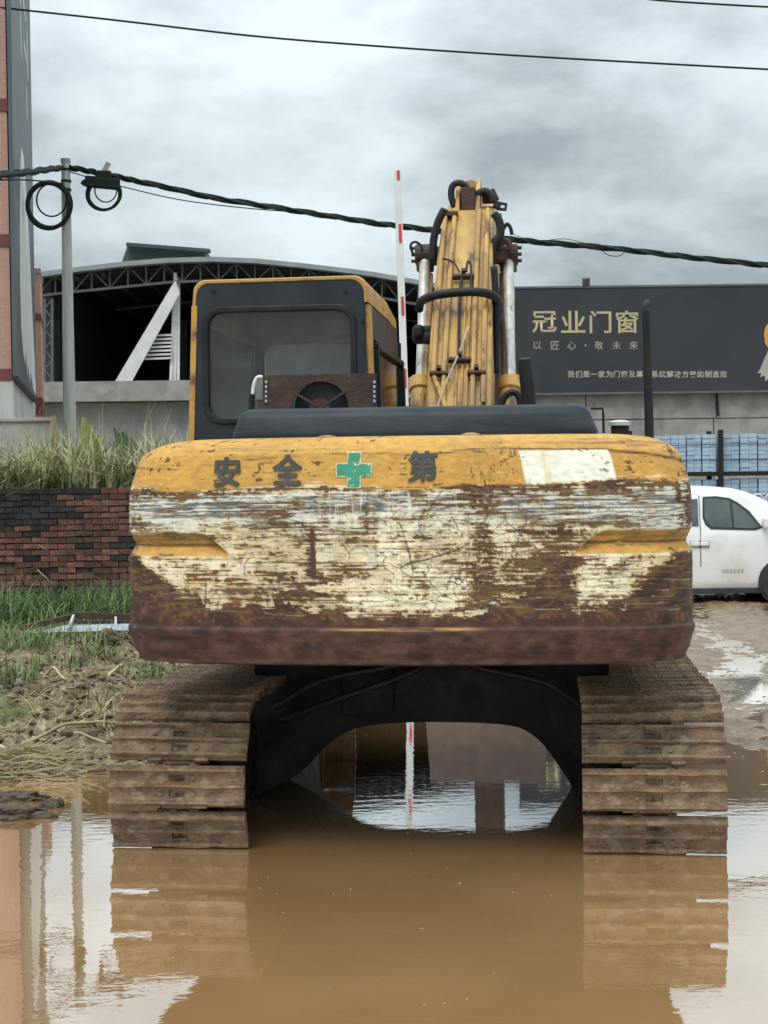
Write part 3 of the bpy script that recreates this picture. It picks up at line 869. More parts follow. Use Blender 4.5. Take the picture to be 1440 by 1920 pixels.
def cross_mesh(a, w, jit):
    pts = [(-w, -a), (w, -a), (w, -w), (a, -w), (a, w), (w, w), (w, a), (-w, a), (-w, w), (-a, w), (-a, -w), (-w, -w)]
    q = []
    for i, p in enumerate(pts):
        p2 = pts[(i + 1) % 12]
        for k in range(5):
            t_ = k / 5
            q.append((p[0] + (p2[0] - p[0]) * t_ + random.uniform(-jit, jit), p[1] + (p2[1] - p[1]) * t_ + random.uniform(-jit, jit), 0))
    me = bpy.data.meshes.new('green_cross'); me.from_pydata(q, [], [tuple(range(len(q)))])
    bm = bmesh.new(); bm.from_mesh(me); bmesh.ops.triangulate(bm, faces=bm.faces); bm.to_mesh(me); bm.free()
    return me
on_rear(cross_mesh(0.088, 0.034, 0.002), *cwp(672, 880), 'cross_outline', 'crosswhite', 0.005)
on_rear(cross_mesh(0.082, 0.028, 0.003), *cwp(672, 880), 'green_cross', 'green', 0.008)

# ---- engine hood and things on the deck
a0, a1 = L(430, 822, -2.2), L(1128, 822, -2.2)
t0, t1 = L(452, 764, -2.15), L(1100, 760, -2.15)
hz0, hz1 = a0.z - 0.03, (t0.z + t1.z) / 2
hv = []
for (y, k) in ((-2.24, 0), (-0.95, 0)):
    hv += [(a0.x, y, hz0), (a1.x, y, hz0), (t1.x, y + (0.05 if y < -2 else -.05), hz1), (t0.x, y + (0.05 if y < -2 else -.05), hz1)]
hd = MB().add(hv, [(0, 1, 2, 3), (4, 7, 6, 5), (0, 4, 5, 1), (3, 2, 6, 7), (0, 3, 7, 4), (1, 5, 6, 2)]).build('engine_hood', 'hoodgrey', EX, bevel=0.055, seg=5, smooth=True)
MB().b2((a0.x - .05, -2.24, hz0 - .03), (a1.x + .05, -0.9, hz0 - 0.003)).build('hood_gasket', 'black', hd)
# brown fan guard plate between hood and cab
pA, pB = L(494, 770, -1.02), L(706, 700, -1.02)
px0, px1, pz0, pz1 = pA.x, pB.x, pA.z - .12, pB.z
outer = [(px0, pz0), (px1, pz0), (px1, pz1), (px0, pz1)]
fan_c = L(601, 765, -1.02)
fp = MB()
fr_ = 0.17
# plate with an arched opening: polygon ring strips
arc = [(fan_c.x + fr_ * math.cos(R(t)), fan_c.z + fr_ * 0.92 * math.sin(R(t))) for t in range(0, 181, 12)]
poly = [(px0, pz0), (px0, pz1), (fan_c.x, pz1)]
L_half = [(px0, pz0), (arc[-1][0], pz0)] + arc[::-1][:8] + [(fan_c.x, pz1), (px0, pz1)]
R_half = [(px1, pz0), (px1, pz1), (fan_c.x, pz1)] + arc[::-1][7:] + [(arc[0][0], pz0)]
fp.prism(L_half, 'y', -1.03, -1.015).prism(R_half, 'y', -1.03, -1.015)
fo = fp.build('fan_guard_plate', 'rust', EX)
sp_ = MB()
for ang in (32, 148, 270):
    sp_.bar((fan_c.x, -1.036, fan_c.z), (fan_c.x + fr_ * 1.02 * math.cos(R(ang)), -1.036, fan_c.z + fr_ * math.sin(R(ang))), 0.014, 0.035, (0, 1, 0))
sp_.lathe([(0.06, -1.05), (0.06, -1.0)], (fan_c.x, 0, fan_c.z), 16, 'y')
sp_.build('fan_spoke', 'rust', fo)
MB().lathe([(fr_ - .01, -0.99), (fr_ - .01, -0.985)], (fan_c.x, 0, fan_c.z), 24, 'y').build('fan_backing', 'black', fo)
for uu in (499, 702):
    rows = MB()
    for k in range(5):
        p = L(uu, 716 + k * 9, -1.035)
        rows.box(p, (0.012, 0.01, 0.016))
    rows.build('rivet_row', 'galv', fo)
MB().tube([L(492, 707, -1.05), L(482, 708, -1.05), L(476, 722, -1.05), L(474, 738, -1.05), L(471, 775, -1.05)], 0.011, 8, smooth=4).build('pale_hose', 'white', EX)
MB().tube([L(472, 739, -1.055), L(471, 775, -1.055)], 0.017, 8).build('hose_sleeve', 'black', EX)
# exhaust stack, bent hose, mirror post, filler cap, bracket
MB().tube([L(992, 775, -1.2), L(990, 730, -1.2), L(985, 684, -1.2)], 0.042, 14).tube([L(985, 688, -1.2), L(984, 672, -1.21)], [.044, .034], 14).build('exhaust_stack', 'black', EX, smooth=True, auto=40)
MB().tube([L(936, 775, -.5), L(944, 748, -.5), L(958, 736, -.5), L(972, 742, -.5), L(979, 775, -.5)], 0.022, 10, smooth=5).build('bent_hose', 'black', EX, smooth=True)
mpst = MB().tube([L(1218, 835, -1.55), L(1215, 700, -1.55), L(1211, 585, -1.55)], [.026, .020], 12).build('mirror_post', 'black', EX, smooth=True, auto=40)
MB().tube([L(1211, 590, -1.55), L(1211, 574, -1.55), L(1213, 567, -1.53), L(1218, 572, -1.5)], 0.015, 8, smooth=3).build('post_tip', 'charcoal', mpst)
c_ = L(1162, 806, -1.9)
MB().lathe([(.045, -.04), (.045, .02), (.042, .022)], c_, 16).build('filler_neck', 'darkmetal', EX)
MB().lathe([(.056, .022), (.058, .040), (.035, .050), (.012, .052)], c_, 16).build('filler_cap', 'galv', EX)
MB().tube([L(1108, 766, -1.8), L(1130, 766, -1.8), L(1131, 775, -1.8), L(1132, 812, -1.8)], 0.007, 6).build('grab_bracket', 'black', EX)
hp = L(880, 818, -2.62)
MB().lathe([(.05, -.02), (.045, .004), (.02, .010)], (hp.x, -2.5, 2.09), 12).build('lifting_boss', 'yellow', CW)
hp = L(607, 818, -2.6)
MB().lathe([(.05, -.02), (.045, .003), (.02, .008)], (hp.x, -2.5, 2.09), 12).build('lifting_boss', 'yellow', CW)

# ---- upper frame, engine side panels, deck
dk_ = MB().b2((-1.36, -2.0, 1.02), (1.36, 1.25, 1.30)).build('upper_deck', 'darkmetal', EX, bevel=.02)
MB().b2((-1.33, -1.85, 1.302), (-1.27, -1.0, 2.05)).build('side_panel', 'yellow', EX, bevel=.015)
MB().b2((1.27, -1.85, 1.302), (1.33, -0.3, 2.05)).build('side_panel', 'yellow', EX, bevel=.015)
MB().b2((-1.20, -1.84, 1.302), (1.20, -1.0, 2.02)).build('engine_block', 'darkmetal', EX)
MB().b2((0.45, -0.95, 1.302), (1.26, 1.0, 1.95)).build('fuel_tank', 'yellow', EX, bevel=.05, seg=3)
MB().lathe([(.70, .93), (.70, 1.018)], (0, 0, 0), 36).build('swing_ring', 'darkmetal', EX)
def curve2(pts, n=6):
    P = [Vector((a, b, 0)) for a, b in pts]; q = []
    for i in range(len(P) - 1):
        p0, p1, p2, p3 = P[max(i - 1, 0)], P[i], P[i + 1], P[min(i + 2, len(P) - 1)]
        for k in range(n):
            t = k / n
            r_ = 0.5 * ((2 * p1) + (p2 - p0) * t + (2 * p0 - 5 * p1 + 4 * p2 - p3) * t * t + (3 * p1 - p0 - 3 * p2 + p3) * t ** 3)
            q.append((r_.x, r_.y))
    q.append(pts[-1]); return q
MB().prism(curve2([(-1.02, .02), (-.76, .16), (-.55, .36), (-.28, .45), (.36, .455), (.60, .39), (.77, .18), (.88, 0.0), (1.04, -.1)]) + [(1.04, .90), (-1.02, .90)], 'y', -1.12, -.25).prism(curve2([(-1.02, .12), (-.9, .4), (-.6, .60), (0, .63), (.6, .60), (.9, .4), (1.04, .1)]) + [(1.04, .86), (-1.02, .86)], 'y', -.249, 1.0).build('carbody_frame', 'darkmetal', EX, bevel=.02)
MB().lathe([(.78, .862), (.78, .93)], (0, 0, 0), 36).build('ring_flange', 'darkmetal', EX)
MB().b2((-1.0, -1.6, .90), (1.0, -1.2, .985)).build('belly_plate', 'darkmetal', EX)
for k in range(14):
    MB().lathe([(.022, -.02), (.022, .012)], (-.9 + .138 * k, -1.135, .80 + .03 * (k % 2)), 6, 'y').build('frame_bolt', 'darkmetal', EX)
for pts in (((-.9, -1.2, .55), (-.6, -1.25, .72), (-.2, -1.22, .80), (.1, -1.15, .86)), ((.95, -1.2, .5), (.7, -1.25, .70), (.35, -1.22, .78), (.1, -1.15, .84)), ((-.85, -1.2, .48), (-.5, -1.28, .62), (-.1, -1.24, .76), (.05, -1.15, .86))):
    MB().tube(pts, .02, 8, smooth=5).build('travel_hose', 'black', EX, smooth=True)
MB().prism([(-.5, .5), (-.2, .52), (-.2, .84), (-.5, .84)], 'y', -1.16, -1.121).build('access_plate', 'darkmetal', EX, bevel=.01)

# ---- cab
yl = -0.90
cbl, cbr = L(349, 830, yl), L(707, 830, yl)
ctl, ctr = L(362, 521, yl), L(690, 519, yl)
zb, zt = 1.32, (ctl.z + ctr.z) / 2
xl0, xl1, xr0, xr1 = cbl.x - .01, ctl.x, cbr.x + .0, ctr.x
CAB = MB().b2((xl0 + .04, yl + .06, 1.302), (xr0 - .04, 1.0, 1.42)).build('cab', 'interior', EX)
CAB['label'] = 'dark grey cab with yellow roof edge and dusty rear window'
def cab_ring(d, zdrop=0.0):
    """cab outline in x, z inset by d, counter-clockwise from bottom left"""
    pts = [(xl0 + d, zb), (xr0 - d, zb), (xr1 - d + .002, zt - .16 - zdrop)]
    for k in range(7):
        a_ = R(8 + 82 * k / 6); r_ = .085
        pts.append((xr1 - d - r_ + r_ * math.cos(a_), zt - d - zdrop - r_ + r_ * math.sin(a_)))
    for k in range(7):
        a_ = R(90 + 82 * k / 6); r_ = .075
        pts.append((xl1 + d + r_ + r_ * math.cos(a_), zt - d - .005 - zdrop - r_ + r_ * math.sin(a_)))
    pts.append((xl1 + d - .006, zt - .16 - zdrop))
    return pts
# yellow shell: left wall + roof + top right shoulder, lofted front to back
def loft(rings, closed_idx):
    n = len(rings[0][0])
    mb = MB(); vs, fs = [], []
    for (pts, y) in rings:
        vs += [(p[0], y, p[1]) for p in pts]
    for i in range(len(rings) - 1):
        for k in closed_idx:
            j = (k + 1) % n
            fs.append((i * n + k, i * n + j, (i + 1) * n + j, (i + 1) * n + k))
    return mb.add(vs, fs)
n_ = len(cab_ring(0))
outer_r = [(cab_ring(0.008), yl - .026), (cab_ring(0.0), yl), (cab_ring(0), .3), (cab_ring(0, .05), .8), (cab_ring(0.03, .10), 1.0), (cab_ring(.12, .14), 1.06)]
inner_r = [(cab_ring(0.022), yl - .026), (cab_ring(0.026), yl - .015)]
lining_r = [(cab_ring(0.034), yl + .03), (cab_ring(0.04), .3), (cab_ring(0.04, .05), .8), (cab_ring(.06, .12), .99)]
idx = list(range(2, n_ - 1))
sh = loft(outer_r, [k for k in idx])
o_ = loft(inner_r, [k for k in idx]); sh.add(o_.v, o_.f)
# close the rear rim
n0 = len(outer_r) * n_
for k in idx:
    j = (k + 1) % n_
    sh.f.append((k, j, n0 + j, n0 + k))
used = sorted({i for f in sh.f for i in f}); mp2 = {o: i for i, o in enumerate(used)}
sh.v = [sh.v[i] for i in used]; sh.f = [tuple(mp2[i] for i in f) for f in sh.f]
sh.build('cab_shell', 'yellow', CAB, smooth=True, auto=40)
ln = loft(lining_r, idx)
used = sorted({i for f in ln.f for i in f}); mp2 = {o: i for i, o in enumerate(used)}
ln.v = [ln.v[i] for i in used]; ln.f = [tuple(mp2[i] for i in f) for f in ln.f]
ln.build('cab_lining', 'interior', CAB, smooth=True, auto=40)
# rear panel (charcoal) with rounded window opening
wA, wB = L(388, 792, yl), L(664, 574, yl)
win = rrect(wA.x, wA.z, wB.x, wB.z, 0.10, 5)
ring0 = cab_ring(0.0215)
def resample(poly, n, start_ang, c):
    """sample a polygon by angle about c"""
    res = []
    P2 = poly + [poly[0]]
    for k in range(n):
        a_ = start_ang + 2 * math.pi * k / n
        d = (math.cos(a_), math.sin(a_)); best = None
        for (p, q) in zip(P2[:-1], P2[1:]):
            ex, ez = q[0] - p[0], q[1] - p[1]
            den = d[0] * ez - d[1] * ex
            if abs(den) < 1e-12: continue
            t_ = ((p[0] - c[0]) * ez - (p[1] - c[1]) * ex) / den
            s_ = ((p[0] - c[0]) * d[1] - (p[1] - c[1]) * d[0]) / den
            if t_ > 0 and -1e-6 <= s_ <= 1 + 1e-6 and (best is None or t_ > best): best = t_
        res.append((c[0] + d[0] * best, c[1] + d[1] * best))
    return res
wc = ((wA.x + wB.x) / 2, (wA.z + wB.z) / 2)
N_ = 96
ro, ri = resample(ring0, N_, 0, wc), resample(win, N_, 0, wc)
MB().ring(ro, ri, 'y', yl - .02, yl + .03).build('rear_panel', 'charcoal', CAB, bevel=.006)
rg = rrect(wA.x + .022, wA.z + .022, wB.x - .022, wB.z - .022, 0.085, 5)
MB().ring(resample(rrect(wA.x - .014, wA.z - .014, wB.x + .014, wB.z + .014, .11, 5), N_, 0, wc), resample(rg, N_, 0, wc), 'y', yl - .034, yl + .01).build('window_gasket', 'black', CAB, bevel=.008)
MB().prism(rrect(wA.x, wA.z, wB.x, wB.z, .1, 5), 'y', yl - .003, yl + .003).build('rear_window', 'cabglass', CAB)
p = L(400, 602, yl)
for (uu, vv) in ((400, 546), (648, 546), (681, 601)):
    q = L(uu, vv, yl - .02)
    MB().lathe([(.011, -.012), (.009, 0.002)], (q.x, yl - .022, q.z), 10, 'y').build('bolt', 'black', CAB)
# faint lines of the access door on the rear panel
# right side: pillars, window frame, glass, lower panel
rx = xr0
def cab_side_box(y0, y1, z0, z1, th=.04, dx=0.0):
    def xat(z): return xr0 + (xr1 - xr0) * (z - zb) / (zt - zb) + dx
    mb = MB()
    vs = [(xat(z0) - th, y0, z0), (xat(z0), y0, z0), (xat(z0), y1, z0), (xat(z0) - th, y1, z0),
          (xat(z1) - th, y0, z1), (xat(z1), y0, z1), (xat(z1), y1, z1), (xat(z1) - th, y1, z1)]
    return mb.add(vs, [(0, 3, 2, 1), (4, 5, 6, 7), (0, 1, 5, 4), (1, 2, 6, 5), (2, 3, 7, 6), (3, 0, 4, 7)])
cab_side_box(yl, yl + .16, zb, zt - .165).build('rear_pillar', 'yellow', CAB, bevel=.01)
pl_ = cab_side_box(yl + .162, .98, zb, 2.12).build('side_panel', 'rust', CAB, bevel=.008)
cab_side_box(yl + .162, .80, 2.72, zt - .17).build('roof_rail', 'rust', CAB)
s1 = cab_side_box(yl + .20, .95, 2.66, 2.70, .05, .03); 
for args in ((yl + .20, yl + .25, 2.15, 2.66), (.90, .95, 2.15, 2.66), (yl + .2, .95, 2.11, 2.15)):
    q = cab_side_box(*args, .05, .03); s1.add(q.v, q.f)
s1.build('side_window_frame', 'black', CAB, bevel=.01)
cab_side_box(yl + .24, .91, 2.14, 2.67, .006, .0).build('side_window', 'clearglass', CAB)
# left side: door glass and lower door, front windscreen
def cab_left_box(y0, y1, z0, z1, th=.034, dx=0.0):
    def xat(z): return xl0 + (xl1 - .006 - xl0) * (z - zb) / (zt - .16 - zb) + dx
    vs = [(xat(z0), y0, z0), (xat(z0) + th, y0, z0), (xat(z0) + th, y1, z0), (xat(z0), y1, z0),
          (xat(z1), y0, z1), (xat(z1) + th, y0, z1), (xat(z1) + th, y1, z1), (xat(z1), y1, z1)]
    return MB().add(vs, [(0, 3, 2, 1), (4, 5, 6, 7), (0, 1, 5, 4), (1, 2, 6, 5), (2, 3, 7, 6), (3, 0, 4, 7)])
cab_left_box(yl - .026, yl + .2, zb, zt - .16).build('left_pillar', 'yellow', CAB)
cab_left_box(yl + .202, .96, zb, 2.05).build('door_panel', 'yellow', CAB)
cab_left_box(yl + .202, .96, zt - .25, zt - .162).build('door_header', 'yellow', CAB)
cab_left_box(yl + .202, .94, 2.052, zt - .252, .006, .012).build('door_window', 'clearglass', CAB)
MB().b2((xl0 + .04, .97, 1.42), (xr0 - .05, .99, 2.0)).build('front_panel', 'interior', CAB)
MB().b2((xl0 + .05, .975, 2.0), (xr0 - .06, .982, 2.78)).build('windscreen', 'clearglass', CAB)
MB().b2((xl0 + .03, .95, 1.42), (xl0 + .08, 1.0, 2.83)).build('front_pillar', 'charcoal', CAB)
MB().b2((xr0 - .08, .95, 1.42), (xr0 - .03, 1.0, 2.83)).build('front_pillar', 'charcoal', CAB)
# seat and interior
sA, sB = L(497, 712, -.35), L(672, 642, -.35)
MB().prism(rrect(sA.x, sA.z - .35, sB.x, sB.z, (.03, .03, .05, .09), 5), 'y', -.38, -.26).build('seat_backrest', 'seat', CAB, bevel=.02, seg=3)
MB().b2((sA.x, -.25, 1.70), (sB.x, .3, 1.84)).build('seat_cushion', 'seat', CAB, bevel=.04, seg=3)
MB().b2((xl0 + .12, -.3, 1.42), (xl0 + .3, .6, 1.95)).build('control_console', 'interior', CAB, bevel=.03)
MB().b2((xr0 - .32, .35, 1.42), (xr0 - .1, .7, 2.05)).build('control_console', 'interior', CAB, bevel=.03)

# ---- boom, cylinders, hoses
BX = 0.085
bc = [(0.10, 1.55, .30), (0.75, 2.30, .36), (1.40, 3.02, .40), (2.05, 3.66, .40), (2.50, 3.98, .36)]     # y, z of the back plate
def boom_sec(hw):
    rings = []
    spine = [(0.05, 1.62), (0.55, 2.20), (1.15, 2.90), (1.75, 3.52), (2.30, 3.97), (3.0, 4.16), (4.2, 4.05), (5.5, 3.75)]
    dep = [.30, .46, .56, .62, .64, .56, .44, .30]
    wid = [.220, .225, .222, .210, .192, .18, .17, .17]
    vs, fs = [], []
    n = len(spine)
    for i, ((y, z), d, w) in enumerate(zip(spine, dep, wid)):
        a_, b_ = spine[max(i - 1, 0)], spine[min(i + 1, n - 1)]
        ty, tz = b_[0] - a_[0], b_[1] - a_[1]; l_ = math.hypot(ty, tz); ty /= l_; tz /= l_
        ny, nz_ = tz, -ty                                     # down-forward normal
        for (sx, k) in ((-1, 0), (1, 0), (1, 1), (-1, 1)):
            vs.append((BX + sx * w, y + ny * d * k, z + nz_ * d * k))
    for i in range(n - 1):
        for k in range(4):
            j = (k + 1) % 4
            fs.append((i * 4 + k, i * 4 + j, i * 4 + 4 + j, i * 4 + 4 + k))
    fs += [(0, 1, 2, 3), tuple(4 * (n - 1) + k for k in (3, 2, 1, 0))]
    return MB().add(vs, fs), spine
bm_, spine = boom_sec(.2)
BOOM = bm_.build('boom', 'boomyellow', EX, bevel=.012)
BOOM['label'] = 'grimy yellow boom with pipes and black hoses'
def on_boom(t, dx, lift):
    """t 0..1 along the visible part of the boom (foot to bend)"""
    ys = [p[0] for p in spine[:5]]; zs = [p[1] for p in spine[:5]]
    ll = np.concatenate([[0], np.cumsum(np.hypot(np.diff(ys), np.diff(zs)))]); s = t * ll[-1]
    y, z = np.interp(s, ll, ys), np.interp(s, ll, zs)
    y2, z2 = np.interp(s + .05, ll, ys), np.interp(s + .05, ll, zs); y1, z1 = np.interp(s - .05, ll, ys), np.interp(s - .05, ll, zs)
    ty, tz = y2 - y1, z2 - z1; l_ = math.hypot(ty, tz)
    return Vector((BX + dx, y - tz / l_ * lift, z + ty / l_ * lift))
for dx, t_lo, t_hi in ((-.19, .38, .985), (-.11, .2, .985), (.10, .2, .985), (.175, .3, .985)):
    MB().tube([on_boom(t, dx * (1 - .10 * t), .032) for t in np.linspace(t_lo, t_hi, 10)], .019, 8).build('hydraulic_pipe', 'boomyellow', BOOM, smooth=True, auto=40)
for dx in (-.02, .02, .055):
    MB().tube([on_boom(t, dx, .016) for t in np.linspace(.05, .66 if dx < .05 else .72, 8)], .009, 6).build('thin_pipe', 'boomyellow', BOOM, smooth=True, auto=40)
MB().tube([on_boom(.38, -.175, .032), on_boom(.30, -.10, .05), on_boom(.18, .0, .05)], .018, 8).tube([on_boom(.3, .155, .032), on_boom(.22, .06, .05), on_boom(.16, .02, .05)], .016, 8).build('crossing_pipe', 'boomyellow', BOOM)
MB().tube([on_boom(.52, .05, .06), on_boom(.44, .0, .075), on_boom(.36, -.08, .06), on_boom(.24, -.16, .09)], .008, 8, smooth=4).build('pale_hose', 'dusthose', BOOM)
for t, dx, wd in ((.70, .0, .16), (.425, .0, .16), (.385, -.14, .13), (.385, .122, .13)):
    MB().box(on_boom(t, dx, .042), (wd, .03, .045), Matrix.Rotation(R(48), 3, 'X')).build('pipe_clamp', 'rust', BOOM, bevel=.006)
    MB().box(on_boom(t + .008, dx, .07), (.03, .03, .04), Matrix.Rotation(R(48), 3, 'X')).build('clamp_bolt', 'black', BOOM)
MB().tube([on_boom(.71, .02, .06), on_boom(.735, .03, .09), on_boom(.725, .055, .07), on_boom(.65, .06, .05)], .009, 6, smooth=4).tube([on_boom(.71, -.03, .06), on_boom(.75, -.08, .05), on_boom(.765, -.16, .05)], .007, 6, smooth=4).tube([on_boom(.70, -.01, .05), on_boom(.62, -.02, .04), on_boom(.45, -.01, .03)], .011, 6, smooth=4).build('electric_lead', 'black', BOOM)
# the black hose band slung across
yb = 1.25
MB().tube([L(786, 580, yb + .3), L(790, 565, yb + .2), L(815, 554, yb), L(860, 548, yb - .02), L(900, 548, yb - .02), L(926, 556, yb + .1), L(936, 575, yb + .3), L(930, 605, yb + .5), L(920, 640, yb + .6)], .033, 10, smooth=5).build('slung_hose', 'black', BOOM, smooth=True)
MB().box(L(795, 628, 1.45), (.17, .14, .13)).box(L(785, 622, 1.40), (.08, .12, .10)).box(L(806, 634, 1.42), (.10, .16, .09)).build('hose_coupling', 'black', BOOM, bevel=.03, seg=3)
# hoses up the flanks and the loops at the head
hs = [([(812, 490), (813, 450), (822, 415), (834, 392)], 1.9, .030), ([(919, 505), (925, 460), (938, 440), (936, 415), (926, 400)], 1.95, .032),
      ([(926, 500), (930, 560), (931, 620), (930, 700)], 1.45, .026),
      ([(852, 388), (846, 368), (848, 350), (858, 343), (871, 347), (880, 362), (884, 372)], 2.35, .026),
      ([(893, 372), (899, 362), (911, 359), (920, 368), (922, 380)], 2.4, .030),
      ([(776, 478), (770, 465), (772, 456), (781, 454), (790, 462), (791, 472)], 1.95, .010),
      ([(944, 430), (950, 420), (957, 427), (960, 440)], 2.0, .014), ([(935, 468), (940, 456), (950, 452), (956, 460), (955, 470)], 2.0, .022),
      ([(938, 400), (944, 440), (940, 470)], 2.2, .008)]
for pts, yy, r_ in hs:
    MB().tube([L(a_, b_, yy) for a_, b_ in pts], r_, 10, smooth=5).build('hydraulic_hose', 'black' if r_ != .022 else 'rust', BOOM, smooth=True)
# head of the boom: lugs, pin block, fittings
hd_ = MB()
hd_.b2((BX - .055, 2.32, 3.94), (BX + .055, 2.6, 4.16))
hd_.build('pin_block', 'rust', BOOM, bevel=.012)
for dx in (-.085, .075):
    MB().prism([(2.2, 3.86), (2.75, 4.1), (2.72, 4.24), (2.58, 4.27), (2.42, 4.16)], 'x', BX + dx - .018, BX + dx + .018).build('cylinder_lug', 'boomyellow', BOOM, bevel=.01)
MB().box(L(916, 372, 2.5), (.10, .12, .07)).box(L(932, 385, 2.5), (.05, .08, .06), Matrix.Rotation(R(30), 3, 'Y')).box(L(926, 366, 2.5), (.05, .05, .10), Matrix.Rotation(R(-25), 3, 'Y')).build('hose_fitting', 'rust', BOOM, bevel=.008)
MB().box(L(842, 402, 2.2), (.14, .1, .04)).box(L(830, 405, 2.2), (.05, .1, .09)).build('hose_fitting', 'rust', BOOM, bevel=.008)
rgm = Matrix.Rotation(R(20), 3, 'Y')
fc = L(942, 388, 2.5)
MB().ring([(fc.x - .035, fc.z - .028), (fc.x + .032, fc.z - .035), (fc.x + .04, fc.z + .02), (fc.x - .025, fc.z + .035)], [(fc.x - .018, fc.z - .012), (fc.x + .016, fc.z - .018), (fc.x + .022, fc.z + .008), (fc.x - .012, fc.z + .018)], 'y', 2.45, 2.5).build('hose_clip', 'black', BOOM)
for uu, vv in ((857, 434), (852, 457), (830, 578)):
    q = L(uu, vv, 0)
# boom cylinders
for sgn, ut, ub in ((-1, 797, 788), (1, 953, 958)):
    top = L(ut, 478, 2.15); mid = L((ut + ub) / 2 + (1 if sgn > 0 else -3), 720, 1.5)
    d_ = (top - mid); bot = mid - d_ * 1.05
    C_ = MB().tube([bot, mid], .075, 20).build('boom_cylinder', 'boomyellow', EX, smooth=True, auto=40)
    MB().tube([mid - d_ * .06, mid + d_ * .03], .092, 20).build('gland_cap', 'yellow', C_, bevel=.012, smooth=True, auto=40)
    MB().tube([mid, top], .042, 18).build('cylinder_rod', 'chrome', C_, smooth=True, auto=40)
    MB().tube([top + Vector((-.075, 0, 0)), top + Vector((.075, 0, 0))], .085, 16).box(top + Vector((0, 0, -.08)), (.13, .12, .10)).build('rod_eye', 'rust', C_, bevel=.012)
    MB().tube([top + Vector((-sgn * .06, 0, 0)), top + Vector((-sgn * .2, 0.05, 0))], .045, 12).build('pivot_pin', 'darkmetal', C_)
    for k in range(3):
        MB().lathe([(.014, -.02), (.014, .02)], top + Vector((sgn * .085, -.03, .05 - .05 * k)), 8, 'x').build('pin_bolt', 'rust', C_)
    q0, q1 = L(ut + (9 if sgn < 0 else -11), 515, 2.1), L(ub + (12 if sgn < 0 else -12), 715, 1.45)
    MB().tube([q0, q1], .026, 10).build('guard_pipe', 'boomyellow' if sgn < 0 else 'rust', C_)
MB().box(L(935, 480, 2.1), (.13, .2, .11)).build('boom_boss', 'rust', BOOM, bevel=.02)
MB().box(L(820, 480, 2.1), (.12, .2, .13)).build('boom_boss', 'rust', BOOM, bevel=.02)
for q in (BX - .45, BX + .2): MB().b2((q, .85, 1.302), (q + .25, 1.35, 2.38)).build('boom_bracket', 'darkmetal', EX, bevel=.04, seg=3)
# arm, bucket: hidden ahead of the machine, reaching down to the ground
tip = (5.5, 3.6)
MB().prism([(5.05, 4.05), (5.75, 4.15), (5.95, 3.5), (5.35, .95), (5.05, .95), (5.1, 3.2)], 'x', BX - .14, BX + .14).build('arm', 'rust', EX, bevel=.012)
MB().tube([(BX, 2.75, 4.22), (BX, 4.2, 4.26)], .07, 14).tube([(BX, 4.2, 4.26), (BX, 5.4, 4.1)], .04, 12).build('arm_cylinder', 'boomyellow', EX)
bk = []
for k in range(9):
    a_ = R(80 - 230 * k / 8)
    bk.append((4.75 + .55 * math.cos(a_), .52 + .55 * math.sin(a_)))
BUCK = MB().prism(bk, 'x', BX - .55, BX + .55).build('bucket', 'rust', EX, bevel=.01)
for k in range(5):
    MB().prism([(4.28, .26), (4.34, .16), (4.12, .05)], 'x', BX - .5 + .23 * k, BX - .42 + .23 * k).build('bucket_tooth', 'darkmetal', BUCK)

# ---- crawler tracks: every shoe is a part
RP, ZC, YR, YF = 0.36, 0.285, -1.96, 1.67
LS = YF - YR
PER = 2 * LS + 2 * math.pi * RP
NSH = 50
pitch = PER / NSH
def chain(s):
    """pin line: position and outward normal angle (from +y towards +z), s from rear-centre horizontal upwards"""
    s %= PER
    q = math.pi * RP / 2
    if s < q:
        a_ = math.pi - s / RP
        return YR + RP * math.cos(a_), ZC + RP * math.sin(a_), a_
    s -= q
    if s < LS:
        t_ = s / LS
        sag = .03 * math.sin(math.pi * t_)
        return YR + s, ZC + RP - sag, math.pi / 2
    s -= LS
    if s < 2 * q:
        a_ = math.pi / 2 - s / RP
        return YF + RP * math.cos(a_), ZC + RP * math.sin(a_), a_
    s -= 2 * q
    if s < LS:
        return YF - s, ZC - RP, -math.pi / 2
    s -= LS
    a_ = -math.pi / 2 - s / RP
    return YR + RP * math.cos(a_), ZC + RP * math.sin(a_), a_
